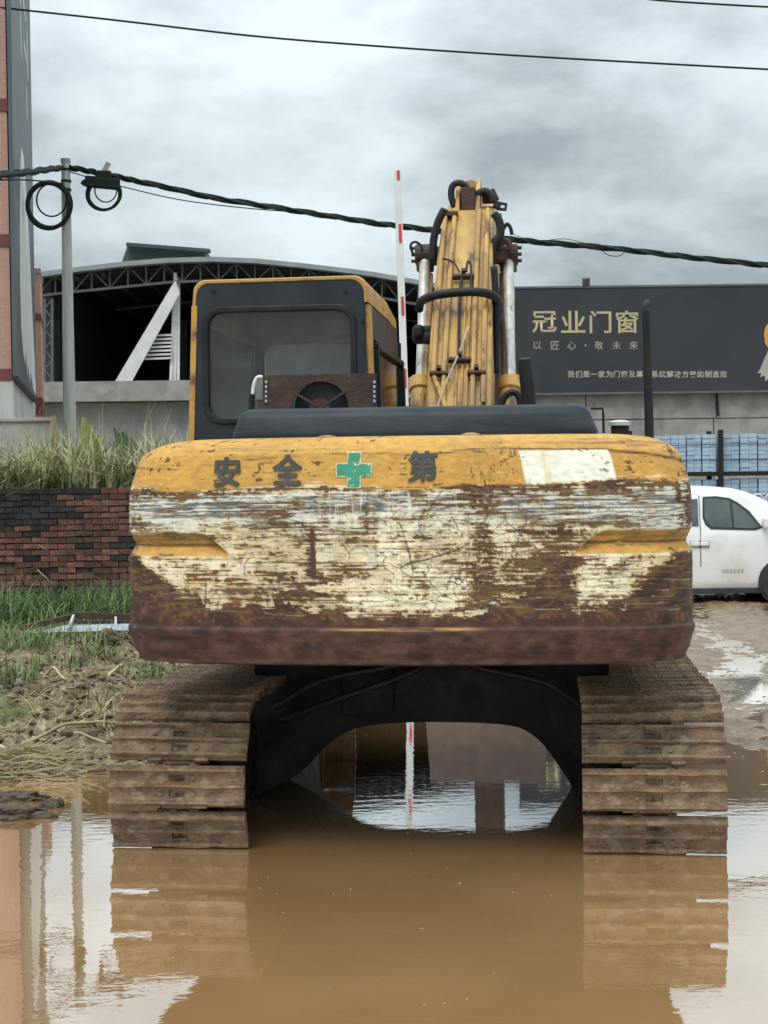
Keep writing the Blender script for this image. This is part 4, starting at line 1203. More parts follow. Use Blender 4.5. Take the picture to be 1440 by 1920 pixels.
def shoe_mesh(var):
    rng = random.Random(var)
    mb = MB()
    xs = [-.352, -.042, .042, .352]
    ys = [-.104, -.058, -.022, .022, .058, .102]
    for i in range(3):
        for j in range(5):
            if i == 1 and j in (1, 3): continue
            mb.b2((xs[i], ys[j], 0), (xs[i + 1], ys[j + 1], .016 if j != 4 else .013))
    for (yc, h) in ((-.084, .034), (0.0, .032), (.082, .034)):                    # three grouser bars
        n = 9
        vs, fs = [], []
        for k in range(n):
            x = -.352 + .704 * k / (n - 1)
            j1, j2 = rng.uniform(-.0035, .0035), rng.uniform(-.003, .003)
            hh = h + rng.uniform(-.004, .003)
            vs += [(x, yc - .016 + j1, .010), (x, yc - .0055 + j1, .014 + hh), (x, yc + .0045 + j2, .014 + hh), (x, yc + .016 + j2, .010)]
        for k in range(n - 1):
            for m_ in range(3):
                fs.append((k * 4 + m_, k * 4 + m_ + 1, k * 4 + 5 + m_, k * 4 + 4 + m_))
        fs += [(0, 1, 2, 3), tuple((n - 1) * 4 + q for q in (3, 2, 1, 0))]
        mb.add(vs, fs)
    for sx in (-1, 1):                                                            # bolt heads and the notch lips
        for yy in (-.04, .04):
            if rng.random() < .55: mb.lathe([(.015, .012), (.013, .024)], (sx * .085, yy, 0), 6)
            if rng.random() < .3: mb.lathe([(.015, .012), (.013, .024)], (sx * .14, yy, 0), 6)
        mb.b2((sx * .12 - .035, -.112, -.02), (sx * .12 + .035, -.098, .022))
    return mb
def lump_mesh(var):
    """dried mud stuck between the bars"""
    rng = random.Random(var)
    mb = MB()
    n, m_ = 13, 5
    n, m_ = 19, 7
    for yc in (-.042, .041):
        vs, fs = [], []
        ph = rng.uniform(0, 6); cake = rng.choice((.002, .006, .012, .016))
        for i in range(n):
            for j in range(m_):
                x = -.348 + .696 * i / (n - 1); q = j / (m_ - 1) * 2 - 1; y = yc + .036 * q
                hole = math.exp(-(x / .045) ** 2 - (q / .7) ** 2)
                z = .013 + .013 * q * q + cake * (.5 + .5 * math.sin(7 * x + ph) * math.sin(17 * x + 2 * ph)) * (1 - .5 * abs(q)) + rng.gauss(0, .0022) - .035 * hole
                vs.append((x, y, z))
        for i in range(n - 1):
            for j in range(m_ - 1):
                fs.append((i * m_ + j, i * m_ + j + 1, (i + 1) * m_ + j + 1, (i + 1) * m_ + j))
        mb.add(vs, fs)
    return mb
shoe_me, mud_me = [], []
for v_ in range(12):
    mb = shoe_mesh(v_); q = lump_mesh(v_ + 30); mb.add(q.v, q.f)
    shoe_me.append(mb.mesh('track_shoe', 'mudsteel'))
link_mb = MB()
for sx in (-.085, .085):
    link_mb.prism([(-.105, -.045), (-.075, -.075), (.075, -.075), (.108, -.045), (.108, .0), (.06, -.004), (-.06, -.004), (-.105, 0)], 'x', sx - .022, sx + .022)
link_mb.lathe([(.03, -.085), (.03, .085)], (0, -.095, -.035), 8, 'x')
link_me = link_mb.mesh('chain_link', 'mudsteel')
PH0 = RP * R(-9.1) + pitch / 2
for side in (-1, 1):
    xc = side * 1.2 + .015
    T = MB().b2((xc - .17, YR + .3, .10), (xc + .17, YF - .3, .44)).prism([(YR + .3, .10), (YR - .1, .18), (YR - .1, .40), (YR + .3, .44)], 'x', xc - .1, xc + .1).build('crawler_track', 'darkmetal', EX, bevel=.02)
    for k in range(NSH):
        y, z, a_ = chain(PH0 + k * pitch)
        nrm = Vector((0, math.cos(a_), math.sin(a_)))
        tan = Vector((0, nrm.z, -nrm.y)) * -1            # along the chain
        x_ = Vector((1, 0, 0))
        yv = nrm.cross(x_)
        rot = Matrix((x_, yv, nrm)).transposed()
        jig = Matrix.Rotation(random.gauss(0, .012), 3, 'Y') @ Matrix.Rotation(random.gauss(0, .018), 3, 'X')
        pos = Vector((xc + random.gauss(0, .003), y, z)) + nrm * .068
        inst('track_shoe', shoe_me[random.randrange(12)], T, pos, rot @ jig)
        inst('chain_link', link_me, T, pos, rot)
    spk = MB()
    pts = []
    for k in range(42):
        a_ = 2 * math.pi * k / 42
        r_ = .335 if k % 2 else .29
        pts.append((YR + r_ * math.cos(a_), ZC + r_ * math.sin(a_)))
    spk.prism(pts, 'x', xc - .035, xc + .035)
    spk.build('sprocket', 'mudsteel', T)
    MB().lathe([(.30, -.07), (.30, .07)], (xc, YF, ZC), 28, 'x').build('idler_wheel', 'mudsteel', T)
    for k in range(7):
        MB().lathe([(.085, -.12), (.10, -.08), (.10, .08), (.085, .12)], (xc, YR + .55 + k * .42, .055), 14, 'x').build('roller', 'darkmetal', T)
    MB().lathe([(.24, -.17), (.26, -.05), (.26, .02), (.22, .06)], (xc - side * .16, YR, ZC), 24, 'x').build('travel_motor', 'darkmetal', T, bevel=.01)
# ================================================================== BRICK WALL (every brick a part)
YB = 23.0
wl, wr = W(-40, 917, YB).x, -2.95
WALL = MB().b2((wl, YB + .03, -.2), (wr, YB + .24, 1.735)).build('brick_wall', 'mortar')
tag(WALL, 'low old brick wall with mould-blackened top behind the grass', 'wall')
bl, bh, bd = .25, .088, .115
bmes = []
for v_ in range(5):
    rng = random.Random(v_ + 90)
    mb = MB().box((0, 0, 0), (bl - .014, bd, bh - .013))
    mb.v = [tuple(c + rng.uniform(-.006, .006) for c in p_) for p_ in mb.v]
    bmes.append((mb.mesh('brick', 'brick'), mb.mesh('brick', 'brickblack')))
rows = 20
z_top = 1.765
for r_ in range(rows):
    z = z_top - bh * (r_ + .5)
    if z < .15: continue
    x = wl + (bl / 2 if r_ % 2 else 0)
    while x < wr - bl:
        dn = float(PN.fbm(np.array([x * 1.3 + 40]), np.array([z * 2.2]), 3)[0]) + random.gauss(0, .10)
        dark = dn + max(0, .34 - .05 * r_) > .60
        if random.random() < .04 and r_ > 3: x += bl; continue
        inst('brick', random.choice(bmes)[1 if dark else 0], WALL, (x + bl / 2, YB + .05 - random.uniform(0, .012), z + random.gauss(0, .003)), (random.gauss(0, .01), random.gauss(0, .012), random.gauss(0, .012)))
        x += bl

# ================================================================== BACKGROUND BUILDINGS
# --- open shed with arched roof
YS = 45.0
def S(u, v, dy=0): return W(u, v, YS + dy)
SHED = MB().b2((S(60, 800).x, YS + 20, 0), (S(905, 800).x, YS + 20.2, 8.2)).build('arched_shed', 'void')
tag(SHED, 'large open warehouse shed with arched grey roof and dark interior', 'warehouse')
arch_px = [(60, 515), (150, 503), (232, 493), (320, 486), (400, 484), (480, 487), (560, 495), (640, 504), (700, 512), (790, 528), (860, 541), (910, 552)]
ap = [S(u, v) for u, v in arch_px]
rf = MB(); vs = []; fs = []
for p_ in ap: vs += [(p_.x, YS - .3, p_.z), (p_.x, YS + 20.5, p_.z), (p_.x, YS - .3, p_.z - .13), (p_.x, YS + 20.5, p_.z - .13)]
for i in range(len(ap) - 1):
    a_, b_ = i * 4, i * 4 + 4
    fs += [(a_, b_, b_ + 1, a_ + 1), (a_ + 2, a_ + 3, b_ + 3, b_ + 2), (a_, a_ + 2, b_ + 2, b_), (a_ + 1, b_ + 1, b_ + 3, a_ + 3)]
RF = rf.add(vs, fs).build('roof', 'roofsheet', SHED)
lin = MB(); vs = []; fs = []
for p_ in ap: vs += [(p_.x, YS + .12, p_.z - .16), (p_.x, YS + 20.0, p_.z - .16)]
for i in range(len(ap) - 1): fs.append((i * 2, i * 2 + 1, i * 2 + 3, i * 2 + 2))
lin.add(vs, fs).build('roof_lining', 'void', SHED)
mA, mB_ = S(232, 492, 3), S(392, 468, 3)
MON = MB().add([(mA.x, YS + 2, mA.z - .4), (mB_.x, YS + 2, mA.z - .4), (mB_.x, YS + 2, S(392, 469, 2).z), (S(240, 458, 2).x, YS + 2, S(240, 458, 2).z),
          (mA.x, YS + 15, mA.z - .4), (mB_.x, YS + 15, mA.z - .4), (mB_.x, YS + 15, S(392, 469, 2).z), (S(240, 458, 2).x, YS + 15, S(240, 458, 2).z)],
         [(0, 1, 2, 3), (4, 7, 6, 5), (0, 4, 5, 1), (1, 5, 6, 2), (2, 6, 7, 3), (3, 7, 4, 0)]).build('roof_monitor', 'darkroof', SHED)
MB().bar(S(238, 459, 1.8), S(394, 471, 1.8), .3, .1).build('monitor_eave', 'darkroof', MON)
# truss: lower chord and webs under the arch edge
lc = [(60, 556), (150, 546), (232, 538), (320, 529), (400, 526), (480, 529), (560, 537), (640, 547), (700, 556), (790, 572), (860, 586), (910, 597)]
for i in range(len(lc) - 1):
    MB().bar(S(*lc[i], .02), S(*lc[i + 1], .02), .07, .07).build('truss_chord', 'trussgrey', SHED)
def interp(tab, u): return np.interp(u, [t[0] for t in tab], [t[1] for t in tab])
us_ = list(range(70, 905, 34))
for i, u in enumerate(us_):
    MB().bar(S(u, interp(arch_px, u) + 7, .06), S(u, interp(lc, u), .06), .045, .045, (1, 0, 0)).build('truss_web', 'trussgrey', SHED)
    if i + 1 < len(us_):
        u2 = us_[i + 1]
        a_, b_ = ((interp(arch_px, u) + 7, interp(lc, u2)) if i % 2 else (interp(lc, u), interp(arch_px, u2) + 7))
        MB().bar(S(u, a_, .1), S(u2, b_, .1), .04, .04, (1, 0, 0)).build('truss_web', 'trussgrey', SHED)
for dy in (6, 12):
    for i in range(1, len(lc) - 2):
        a_, b_ = S(*lc[i]), S(*lc[i + 1])
        MB().bar((a_.x, YS + dy, a_.z + .1), (b_.x, YS + dy, b_.z + .1), .08, .08).build('truss_chord', 'trussgrey', SHED)
for u in (140, 190, 250, 310, 370, 430, 520, 620, 720):
    a_ = S(u, interp(arch_px, u) + 10)
    MB().b2((a_.x - .05, YS + .3, a_.z - .12), (a_.x + .05, YS + 19.5, a_.z - .02)).build('purlin', 'trussgrey', SHED)
for u, dy in ((150, 9), (205, 14), (345, 10)):
    a_ = S(u, 700, dy)
    MB().b2((a_.x - .12, YS + dy, 4.0), (a_.x + .12, YS + dy + .25, 7.3)).build('inner_column', 'trussgrey', SHED)
cL = S(92, 720).x
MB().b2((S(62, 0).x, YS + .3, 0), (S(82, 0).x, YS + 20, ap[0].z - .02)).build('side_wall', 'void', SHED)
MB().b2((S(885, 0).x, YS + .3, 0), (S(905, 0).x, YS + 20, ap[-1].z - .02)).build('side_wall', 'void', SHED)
for du in (84, 98):
    MB().bar(S(du, 560), S(du, 728), .07, .07, (0, 1, 0)).build('column_leg', 'trussgrey', SHED)
for k in range(9):
    MB().bar(S(84 if k % 2 else 98, 560 + k * 19), S(98 if k % 2 else 84, 579 + k * 19), .035, .035, (0, 1, 0)).build('column_lacing', 'trussgrey', SHED)
lA, lB = S(62, 725), S(900, 752)
MB().b2((lA.x, YS - .5, lB.z + .1), (lB.x, YS + .4, lA.z + .1)).build('concrete_ledge', 'conc', SHED)
MB().b2((lA.x, YS, 0), (lB.x, YS + .3, lB.z + .08)).build('lower_wall', 'plaster', SHED)
MB().b2((lA.x, YS + .4, lB.z), (lB.x, YS + 20, lA.z)).build('upper_floor', 'void', SHED)
# --- white steel stair frame on the ledge
st = empty('steel_stair_frame', S(275, 726)); stl = st.location
tag(st, 'white steel A-shaped stair frame standing on the concrete ledge', 'frame')
def SB(a, b, w, name, dy=0, m='white'):
    MB().bar(S(*a, dy) - stl, S(*b, dy) - stl, w, w, (0, 1, 0)).build(name, m, st)
for k in range(5):
    SB((212 + k * 6.5, 727), (330 + k * 1.5, 528 + k * 5), .075, 'stringer', -.05 - .03 * k)
for k in range(3):
    SB((320 + k * 7, 727), (329 + k * 3, 512 + 8 * k), .085, 'upright', .1 + .03 * k)
for k in range(7):
    SB((268 + 4 * (k % 2), 630 + k * 7.2), (322, 628 + k * 7.2), .055, 'rung', .0)

# --- billboard building on the right
YBB = 40.0
def B(u, v, dy=0): return W(u, v, YBB + dy)
fA, fB = B(968, 735), B(1640, 900)
FAC = MB().b2((fA.x, YBB + .25, 0), (B(1640, 800).x, YBB + 8, B(1200, 560).z)).build('factory_building', 'plaster')
tag(FAC, 'grey concrete panel factory building behind the blue bundles', 'building')
zA, zM, zB_ = B(1200, 732).z, B(1200, 786).z, B(1200, 880).z
pe = [968, 1100, 1345, 1590]
for i in range(3):
    MB().b2((B(pe[i] + 1, 760).x, YBB + .14, zM + .012), (B(pe[i + 1] - 1, 760).x, YBB + .248, zA + .2)).build('wall_panel', 'conc', FAC, bevel=.01)
pe = [968, 1180, 1340, 1590]
for i in range(3):
    MB().b2((B(pe[i] + 1, 760).x, YBB + .14, .2), (B(pe[i + 1] - 1, 760).x, YBB + .248, zM - .012)).build('wall_panel', 'conc', FAC, bevel=.01)
MB().tube([B(1344, 738), B(1346, 765), B(1347, 780)], .03, 6).build('downpipe', 'black', FAC)
BB = empty('billboard', B(1200, 735)); bbl = BB.location
tag(BB, 'wide dark billboard with gold lettering above the grey factory wall', 'billboard')
zt_, zb2 = B(1200, 539).z, B(1200, 735).z
x0b, x1b = B(966, 600).x, B(1640, 600).x
MB().b2((x0b - bbl.x, -.08, zb2 - bbl.z), (x1b - bbl.x, .1, zt_ - bbl.z)).build('panel', 'board', BB)
MB().b2((x0b - bbl.x - .03, -.1, zt_ - bbl.z), (x1b - bbl.x, .12, zt_ - bbl.z + .05)).build('top_rail', 'trussgrey', BB)
MB().b2((x0b - bbl.x - .03, -.1, zb2 - bbl.z - .05), (x1b - bbl.x, .12, zb2 - bbl.z)).build('bottom_rail', 'trussgrey', BB)
def board_text(ch, u, v, hpx, m, off=0.0, wx=1.0, name='lettering'):
    p_ = B(u, v) - bbl
    sz = hpx * YBB / FPX
    me = text_mesh(ch, sz, off)
    xs = [q.co.x for q in me.vertices]; zs = [q.co.y for q in me.vertices]
    if not xs: return
    cx, cz = (max(xs) + min(xs)) / 2, (max(zs) + min(zs)) / 2
    k = sz * 0.92 / max(max(zs) - min(zs), max(xs) - min(xs))
    for q in me.vertices:
        q.co = (p_.x + (q.co.x - cx) * k * wx, -.086, p_.z + (q.co.y - cz) * k)
    me.materials.append(M[m])
    o = bpy.data.objects.new(name, me); COL.objects.link(o); o.parent = BB
for ch, u in zip('冠业门窗', (1020, 1074, 1125, 1175)):
    board_text(ch, u, 604, 46, 'gold', .008, 1.08)
for ch, u in zip('以匠心敬未来', (1007, 1040, 1071, 1122, 1155, 1187)):
    board_text(ch, u, 648, 17, 'paleprint')
p_ = B(1097, 648) - bbl
MB().lathe([(.022, -.087), (.022, -.082)], (p_.x, 0, p_.z), 10, 'y').build('lettering', 'paleprint', BB)
for k, ch in enumerate('我们是一家为门窗及幕墙系统解决方案的制造商'):
    board_text(ch, 1070 + k * 14.25, 702 + k * 0.0, 14, 'paleprint', 0.004)
# printed bird at the far end of the board (only its beak and neck feathers reach into view)
bk_ = [(1440, 606), (1434, 613), (1431, 626), (1433, 644), (1438, 652), (1446, 640), (1470, 632), (1490, 612), (1465, 600)]
MB().prism([((B(u, v) - bbl).x, (B(u, v) - bbl).z) for u, v in bk_], 'y', -.09, -.081).build('printed_beak', 'orange', BB)
nk_ = [(1440, 655), (1432, 672), (1425, 690), (1419, 700), (1426, 700), (1424, 708), (1432, 704), (1434, 716), (1440, 708), (1446, 722), (1456, 715), (1520, 725), (1530, 640), (1490, 636), (1462, 640)]
MB().prism([((B(u, v) - bbl).x, (B(u, v) - bbl).z) for u, v in nk_], 'y', -.09, -.081).build('printed_feathers', 'paleprint', BB)
fl = empty('floodlight', B(1098, 538))
tag(fl, 'small floodlight on the top edge of the billboard', 'floodlight')
MB().box((0, -.1, .13), (.18, .14, .2), Matrix.Rotation(R(25), 3, 'X')).build('housing', 'trussgrey', fl, bevel=.01)
MB().box((0, 0, .03), (.03, .05, .1)).build('bracket', 'trussgrey', fl)

# --- tiled building on the left with the big hanging sign
A_ = Vector((W(22, 707, 26).x, 26, 0))
dirv = Vector((-.175, 1, 0)).normalized()
ang = math.atan2(-dirv.x, dirv.y)
PB = empty('tiled_building', (A_.x, A_.y, 1.6), ang)
tag(PB, 'tall pink-tiled building with dark red tile bands', 'building')
MB().b2((-6, 0, -1.7), (-.002, 9, 12.0)).build('tiled_wall', 'pink', PB)
for v in (197, 451, 703):
    z = W(10, v, 26).z - 1.6
    MB().b2((-6.02, -.02, z - .1), (.012, 9.02, z + .1)).build('tile_band', 'redband', PB)
MB().b2((-.30, -.012, -1.7), (.02, 8.6, W(30, 712, 26).z - 1.6)).build('plaster_strip', 'whiteplaster', PB)
SGN = empty('hanging_sign', (A_.x, A_.y, W(22, 707, 26).z), ang)
tag(SGN, 'tall dark hanging sign with white print along the side of the tiled building', 'sign')
sh_ = 9.2
MB().b2((.03, -.25, 0), (.10, 7.3, sh_)).build('sign_panel', 'signsky', SGN)
MB().b2((.02, -.28, -.06), (.11, 7.35, 0)).build('sign_edge', 'charcoal', SGN)
def sgn(pts, m='white', name='white_print'):
    MB().prism(pts, 'x', .101, .106).build(name, m, SGN)
sgn([(2.4, 4.2), (1.9, 3.6), (1.4, 2.6), (1.2, 1.6), (1.3, .9), (1.8, .55), (2.4, .35), (2.7, .7), (3.3, .2), (3.6, .5), (4.2, .12), (4.6, .4), (5.6, .1), (6.9, .05), (6.6, .8), (6.0, 1.4), (5.2, 2.6), (4.2, 3.6), (3.2, 4.2)], 'white')
for (y, z, a, b) in ((1.0, 8.4, .9, .16), (2.0, 8.2, .16, .9), (1.0, 7.6, .7, .16), (3.4, 8.5, 1.2, .16), (3.8, 8.0, .2, 1.0), (5.0, 8.2, .2, .9), (4.4, 7.3, 1.6, .14), (2.6, 7.0, 1.0, .14), (3.0, 6.4, .2, .8), (4.6, 6.5, .9, .14), (5.6, 6.7, .2, 1.0), (5.0, 5.6, .2, .6)):
    sgn([(y - a / 2, z - b / 2), (y + a / 2, z - b / 2 - .1), (y + a / 2, z + b / 2 - .1), (y - a / 2, z + b / 2)])
SGN.children[-1]['label'] = 'white characters printed on dark sign'
# annex further back
AN = empty('tiled_annex', W(68, 780, 36), R(10.6))
tag(AN, 'narrow pink-tiled annex between the hanging sign and the warehouse', 'building')
q0, q1 = W(40, 512, 36) - AN.location, W(79, 780, 36) - AN.location
MB().b2((q0.x, 0, -2), (q1.x, 2.2, q0.z)).build('tiled_wall', 'pink', AN)
for v in (595, 762):
    z = (W(60, v, 36) - AN.location).z
    MB().b2((q0.x - .01, -.02, z - (.08 if v < 700 else .2)), (q1.x + .012, 2.2, z + (.08 if v < 700 else .2))).build('tile_band', 'redband', AN)
MB().b2((q0.x - .02, -.03, q0.z), (q1.x + .02, 2.2, q0.z + .1)).build('coping', 'conc', AN)
# low concrete wall in front of the tiled building
cw0, cw1 = W(-60, 792, 25.4), W(96, 790, 25.4)
MB().b2((cw0.x, 25.4, 1.4), (cw1.x, 25.6, cw1.z)).b2((cw0.x, 25.36, cw1.z), (cw1.x + .03, 25.64, cw1.z + .06)).build('concrete_wall', 'conc', None, bevel=.01)
tag(bpy.data.objects['concrete_wall'], 'low grey concrete wall in front of the pink-tiled building', 'wall')

# ================================================================== POLE, CABLES
YP = 29.0
pt, pb = W(123, 303, YP), W(132, 905, YP)
pbz = 1.55
d_ = (pb - pt); pb2 = pt + d_ * ((pbz - pt.z) / d_.z)
POLE = MB().tube([pb2, pt], [.128, .078], 18).build('utility_pole', 'concpole', None, smooth=True, auto=40)
tag(POLE, 'tapered round concrete utility pole rising out of the tall grass', 'utility pole')
MB().tube([pt - Vector((0, 0, .02)), pt + Vector((0, 0, .05))], .088, 18).build('pole_cap', 'conc', POLE)
for vv in (318, 340, 356):
    q = W(124, vv, YP)
    MB().lathe([(.095, -.02), (.095, .02)], q, 14).build('pole_band', 'cable', POLE)
def cable(pts, r, Y, label, name='overhead_cable', twist=0, group=None):
    P3 = [W(u, v, y_) for (u, v), y_ in zip(pts, Y if hasattr(Y, '__len__') else [Y] * len(pts))]
    mb = MB().tube(P3, r, 8, smooth=8)
    if twist:
        dense = []
        for i in range(len(P3) - 1):
            for k in range(10): dense.append(P3[i].lerp(P3[i + 1], k / 10))
        for s_ in range(twist):
            pp = []
            for i, p_ in enumerate(dense):
                a_ = i * .55 + s_ * 2.1 + random.uniform(-.3, .3)
                pp.append(p_ + Vector((0, math.cos(a_), math.sin(a_))) * r * 1.05)
            mb.tube(pp, r * .5, 6)
    o = mb.build(name, 'cable', None, smooth=True)
    tag(o, label, 'cable', group)
    return o
cable([(-60, 331), (0, 328), (60, 322), (116, 314)], .042, [20, 22.5, 25.6, YP - .1], 'thick dark cable bundle running from the pole past the hanging sign', 'cable_bundle', 3)
cable([(130, 314), (190, 325), (260, 340), (400, 371), (560, 396), (700, 418), (815, 432), (900, 443), (1000, 453), (1150, 466), (1300, 483), (1440, 498), (1600, 516)], .040, YP, 'thick twisted cable bundle sagging from the pole past the boom', 'cable_bundle', 4)
cable([(130, 322), (230, 350), (340, 375), (460, 390), (560, 398)], .010, YP + .15, 'thin slack wire sagging just under the cable bundle beside the pole')
cable([(-40, 9), (0, 14), (200, 36), (470, 67), (700, 86), (1000, 106), (1440, 130), (1560, 136)], .017, YP - 3, 'single thin cable crossing the open sky above everything')
cable([(1180, -8), (1230, 0), (1330, 7), (1440, 13), (1560, 19)], .017, YP - 3, 'short stretch of thin cable above the factory building, highest over the billboard')
cable([(0, 337), (60, 338), (118, 344)], .012, [22.5, 25.6, YP - .1], 'thin wire strung from the pole under the bundle by the sign')
cable([(960, 438), (985, 448), (1010, 452), (1060, 448), (1110, 460)], .006, YP - .1, 'frayed loose wire curling over the bundle right of the boom')
cable([(1125, 466), (1140, 478), (1160, 480), (1172, 472)], .007, YP, 'small wire loop hanging under the bundle above the billboard')
def coil(u, v, rpx, Y, label, n=6, r=.032):
    c = W(u, v, Y); rad = rpx * Y / FPX
    mb = MB()
    for k in range(n):
        pts = []
        ex, ez = random.uniform(.95, 1.04), random.uniform(.95, 1.04)
        ph = random.uniform(0, 6)
        for i in range(37):
            a_ = 2 * math.pi * i / 36
            rr = rad * (1 + .03 * math.sin(2 * a_ + ph))
            pts.append(c + Vector((rr * ex * math.cos(a_), random.uniform(-.01, .01) + .02 * (k - n / 2), rr * ez * math.sin(a_))))
        mb.tube(pts, r, 6, caps=False)
    q = []
    for i in range(33):
        a_ = R(90 + 360 * i / 32)
        q.append(c + Vector((rad * (.14 + .68 * math.cos(a_)), -.05 + .02 * i / 32, rad * (.22 + .74 * math.sin(a_)))))
    mb.tube(q, r * .5, 6)
    o = mb.build('cable_coil', 'cable', None, smooth=True)
    tag(o, label, 'cable coil')
coil(92, 385, 41, YP - .15, 'large coil of black cable hanging on the pole')
coil(195, 364, 30, YP - .05, 'smaller coil of black cable hanging under the splice box', 4, .026)
sb = empty('splice_box', W(192, 345, YP - .15)); tag(sb, 'dark cable splice box hanging from the bundle beside the pole', 'splice box')
MB().box((0, 0, .02), (.62, .16, .20), Matrix.Rotation(R(6), 3, 'Y')).build('box_body', 'cable', sb, bevel=.03)
MB().box((.02, 0, .16), (.28, .14, .14)).build('box_lid', 'cable', sb, bevel=.02)
MB().bar((.02, 0, .2), (.12, 0, .38), .09, .03, (0, 1, 0)).build('tag_plate', 'paleprint', sb)
MB().tube([(-.36, 0, .05), (-.30, 0, .0)], .05, 10).build('cable_gland', 'cable', sb)

# ================================================================== RAISED BARRIER ARM
YBR = 25.7
bt, bbm = W(745, 320, YBR), W(761, 800, YBR)
dbr = (bt - bbm).normalized()
base = bbm - dbr * ((bbm.z - .95) / dbr.z)
BAR = empty('barrier_gate', (base.x, base.y, hz(base.x, base.y))); bl_ = BAR.location
tag(BAR, 'raised white barrier arm with red reflective bands beside the cab', 'barrier')
MB().bar(base - bl_, bt - bl_, .115, .06, (0, 1, 0)).build('barrier_arm', 'white', BAR, bevel=.006)
for v1, v2 in ((320, 338), (420, 455), (556, 591), (692, 727), (828, 863), (960, 995)):
    p1, p2 = bt + (bbm - bt) * ((v1 - 320) / 480), bt + (bbm - bt) * ((v2 - 320) / 480)
    rr_ = (p1 - p2).to_track_quat('Y', 'Z').to_matrix()
    MB().bar(p2 - bl_ + Vector((.012, -.036, 0)), p1 - bl_ + Vector((.012, -.036, 0)), .045, .01, (0, 1, 0)).build('red_band', 'red', BAR)
MB().b2((base.x - bl_.x - .2, .08, 0), (base.x - bl_.x + .2, .5, 1.05)).build('gate_cabinet', 'orange', BAR, bevel=.03)
MB().tube([base - bl_ + Vector((0, -.05, 0)), base - bl_ + Vector((0, .2, 0))], .06, 12).build('pivot_hub', 'darkmetal', BAR)

# ================================================================== RACK OF BLUE BUNDLES
YR_ = 33.0
def K(u, v, dy=0): return W(u, v, YR_ + dy)
RK = empty('storage_rack', (K(1350, 1000).x, YR_, .05)); rl = RK.location
tag(RK, 'dark steel storage rack holding blue wrapped bundles behind the white van', 'rack')
zr1, zr0 = K(1350, 888).z, K(1350, 1020).z
for u in (1180, 1350, 1520):
    x = K(u, 900).x - rl.x
    MB().b2((x - .05, -.12, 0), (x + .05, -.04, K(1350, 806).z - rl.z)).build('rack_post', 'black', RK)
    MB().b2((x - .05, 1.05, 0), (x + .05, 1.13, K(1350, 806).z - rl.z)).build('rack_post', 'black', RK)
for z in (zr1, zr0):
    MB().b2((K(1180, 0).x - rl.x, -.03, z - rl.z - .05), (K(1520, 0).x - rl.x, .03, z - rl.z + .04)).build('rack_beam', 'black', RK)
    MB().b2((K(1180, 0).x - rl.x, 1.0, z - rl.z - .05), (K(1520, 0).x - rl.x, 1.06, z - rl.z + .04)).build('rack_beam', 'black', RK)
def bundle_mesh(w, h, n, seed):
    rng = random.Random(seed); mb = MB()
    for k in range(n):
        z0, z1 = h * k / n, h * (k + 1) / n - .006
        j = rng.uniform(-.01, .01)
        cols = 2
        for c in range(cols):
            x0 = -w / 2 + w * c / cols + .003; x1 = x0 + w / cols - .006
            jy = rng.uniform(-.012, .012)
            mb.b2((x0 + j * .3, jy, z0), (x1 + j * .3, 1.0 + jy, z1))
    return mb
zup = K(1350, 812).z
ORD = ('first', 'second', 'third', 'fourth', 'fifth')
cases = [(zr1 + .045, zup - zr1 - .05, 9, 'upper'), (zr0 + .045, zr1 - zr0 - .12, 14, 'lower')]
for z0, h, n, which in cases:
    for k, (ua, ub) in enumerate(((1188, 1222), (1224, 1258), (1259, 1287), (1289, 1316), (1318, 1344), (1357, 1387), (1389, 1421), (1423, 1455), (1457, 1485), (1487, 1513))):
        xa, xb = K(ua, 900).x, K(ub, 900).x
        hh = h * random.uniform(.96, 1.0)
        o = bundle_mesh(xb - xa, hh, n, k).build('profile_bundle', 'blue')
        o.location = ((xa + xb) / 2, YR_ + .04, z0)
        if which == 'upper':
            tag(o, 'upper-level blue bundle, %s from the middle rack post %s' % (ORD[4 - k if k < 5 else k - 5], 'towards the excavator' if k < 5 else 'away from the excavator'), 'bundle', 'blue bundles on the upper rack level')
        else:
            tag(o, 'lower-level blue bundle, %s from the middle rack post %s' % (ORD[4 - k if k < 5 else k - 5], 'towards the excavator' if k < 5 else 'away from the excavator'), 'bundle', 'blue bundles on the lower rack level')
        for zz in (.3, .72):
            MB().b2((-(xb - xa) / 2 - .004, -.016, hh * zz), ((xb - xa) / 2 + .004, -.008, hh * zz + .012)).build('strap', 'strap', o)
for k, u in enumerate((1397, 1421, 1446)):
    c0, c1, ct = K(u - 10, 1000, -1.5), K(u + 10, 1000, -1.5), K(u, 927, -1.5)
    x0_, x1_ = c0.x, c1.x
    r_ = (x1_ - x0_) / 2
    pts = [(x0_, YR_ - 1.5, .03), (x0_, YR_ - 1.5, ct.z - r_)] + [((x0_ + x1_) / 2 - r_ * math.cos(R(t)), YR_ - 1.5, ct.z - r_ + r_ * math.sin(R(t))) for t in range(15, 180, 15)] + [(x1_, YR_ - 1.5, ct.z - r_), (x1_, YR_ - 1.5, .03)]
    o = MB().tube(pts, .022, 8).build('hoop_rail', 'galv', None, smooth=True)
    tag(o, 'grey tubular hoop rail before the blue bundles, %s from the middle rack post' % ORD[k], 'rail', 'hoop rails before the rack')

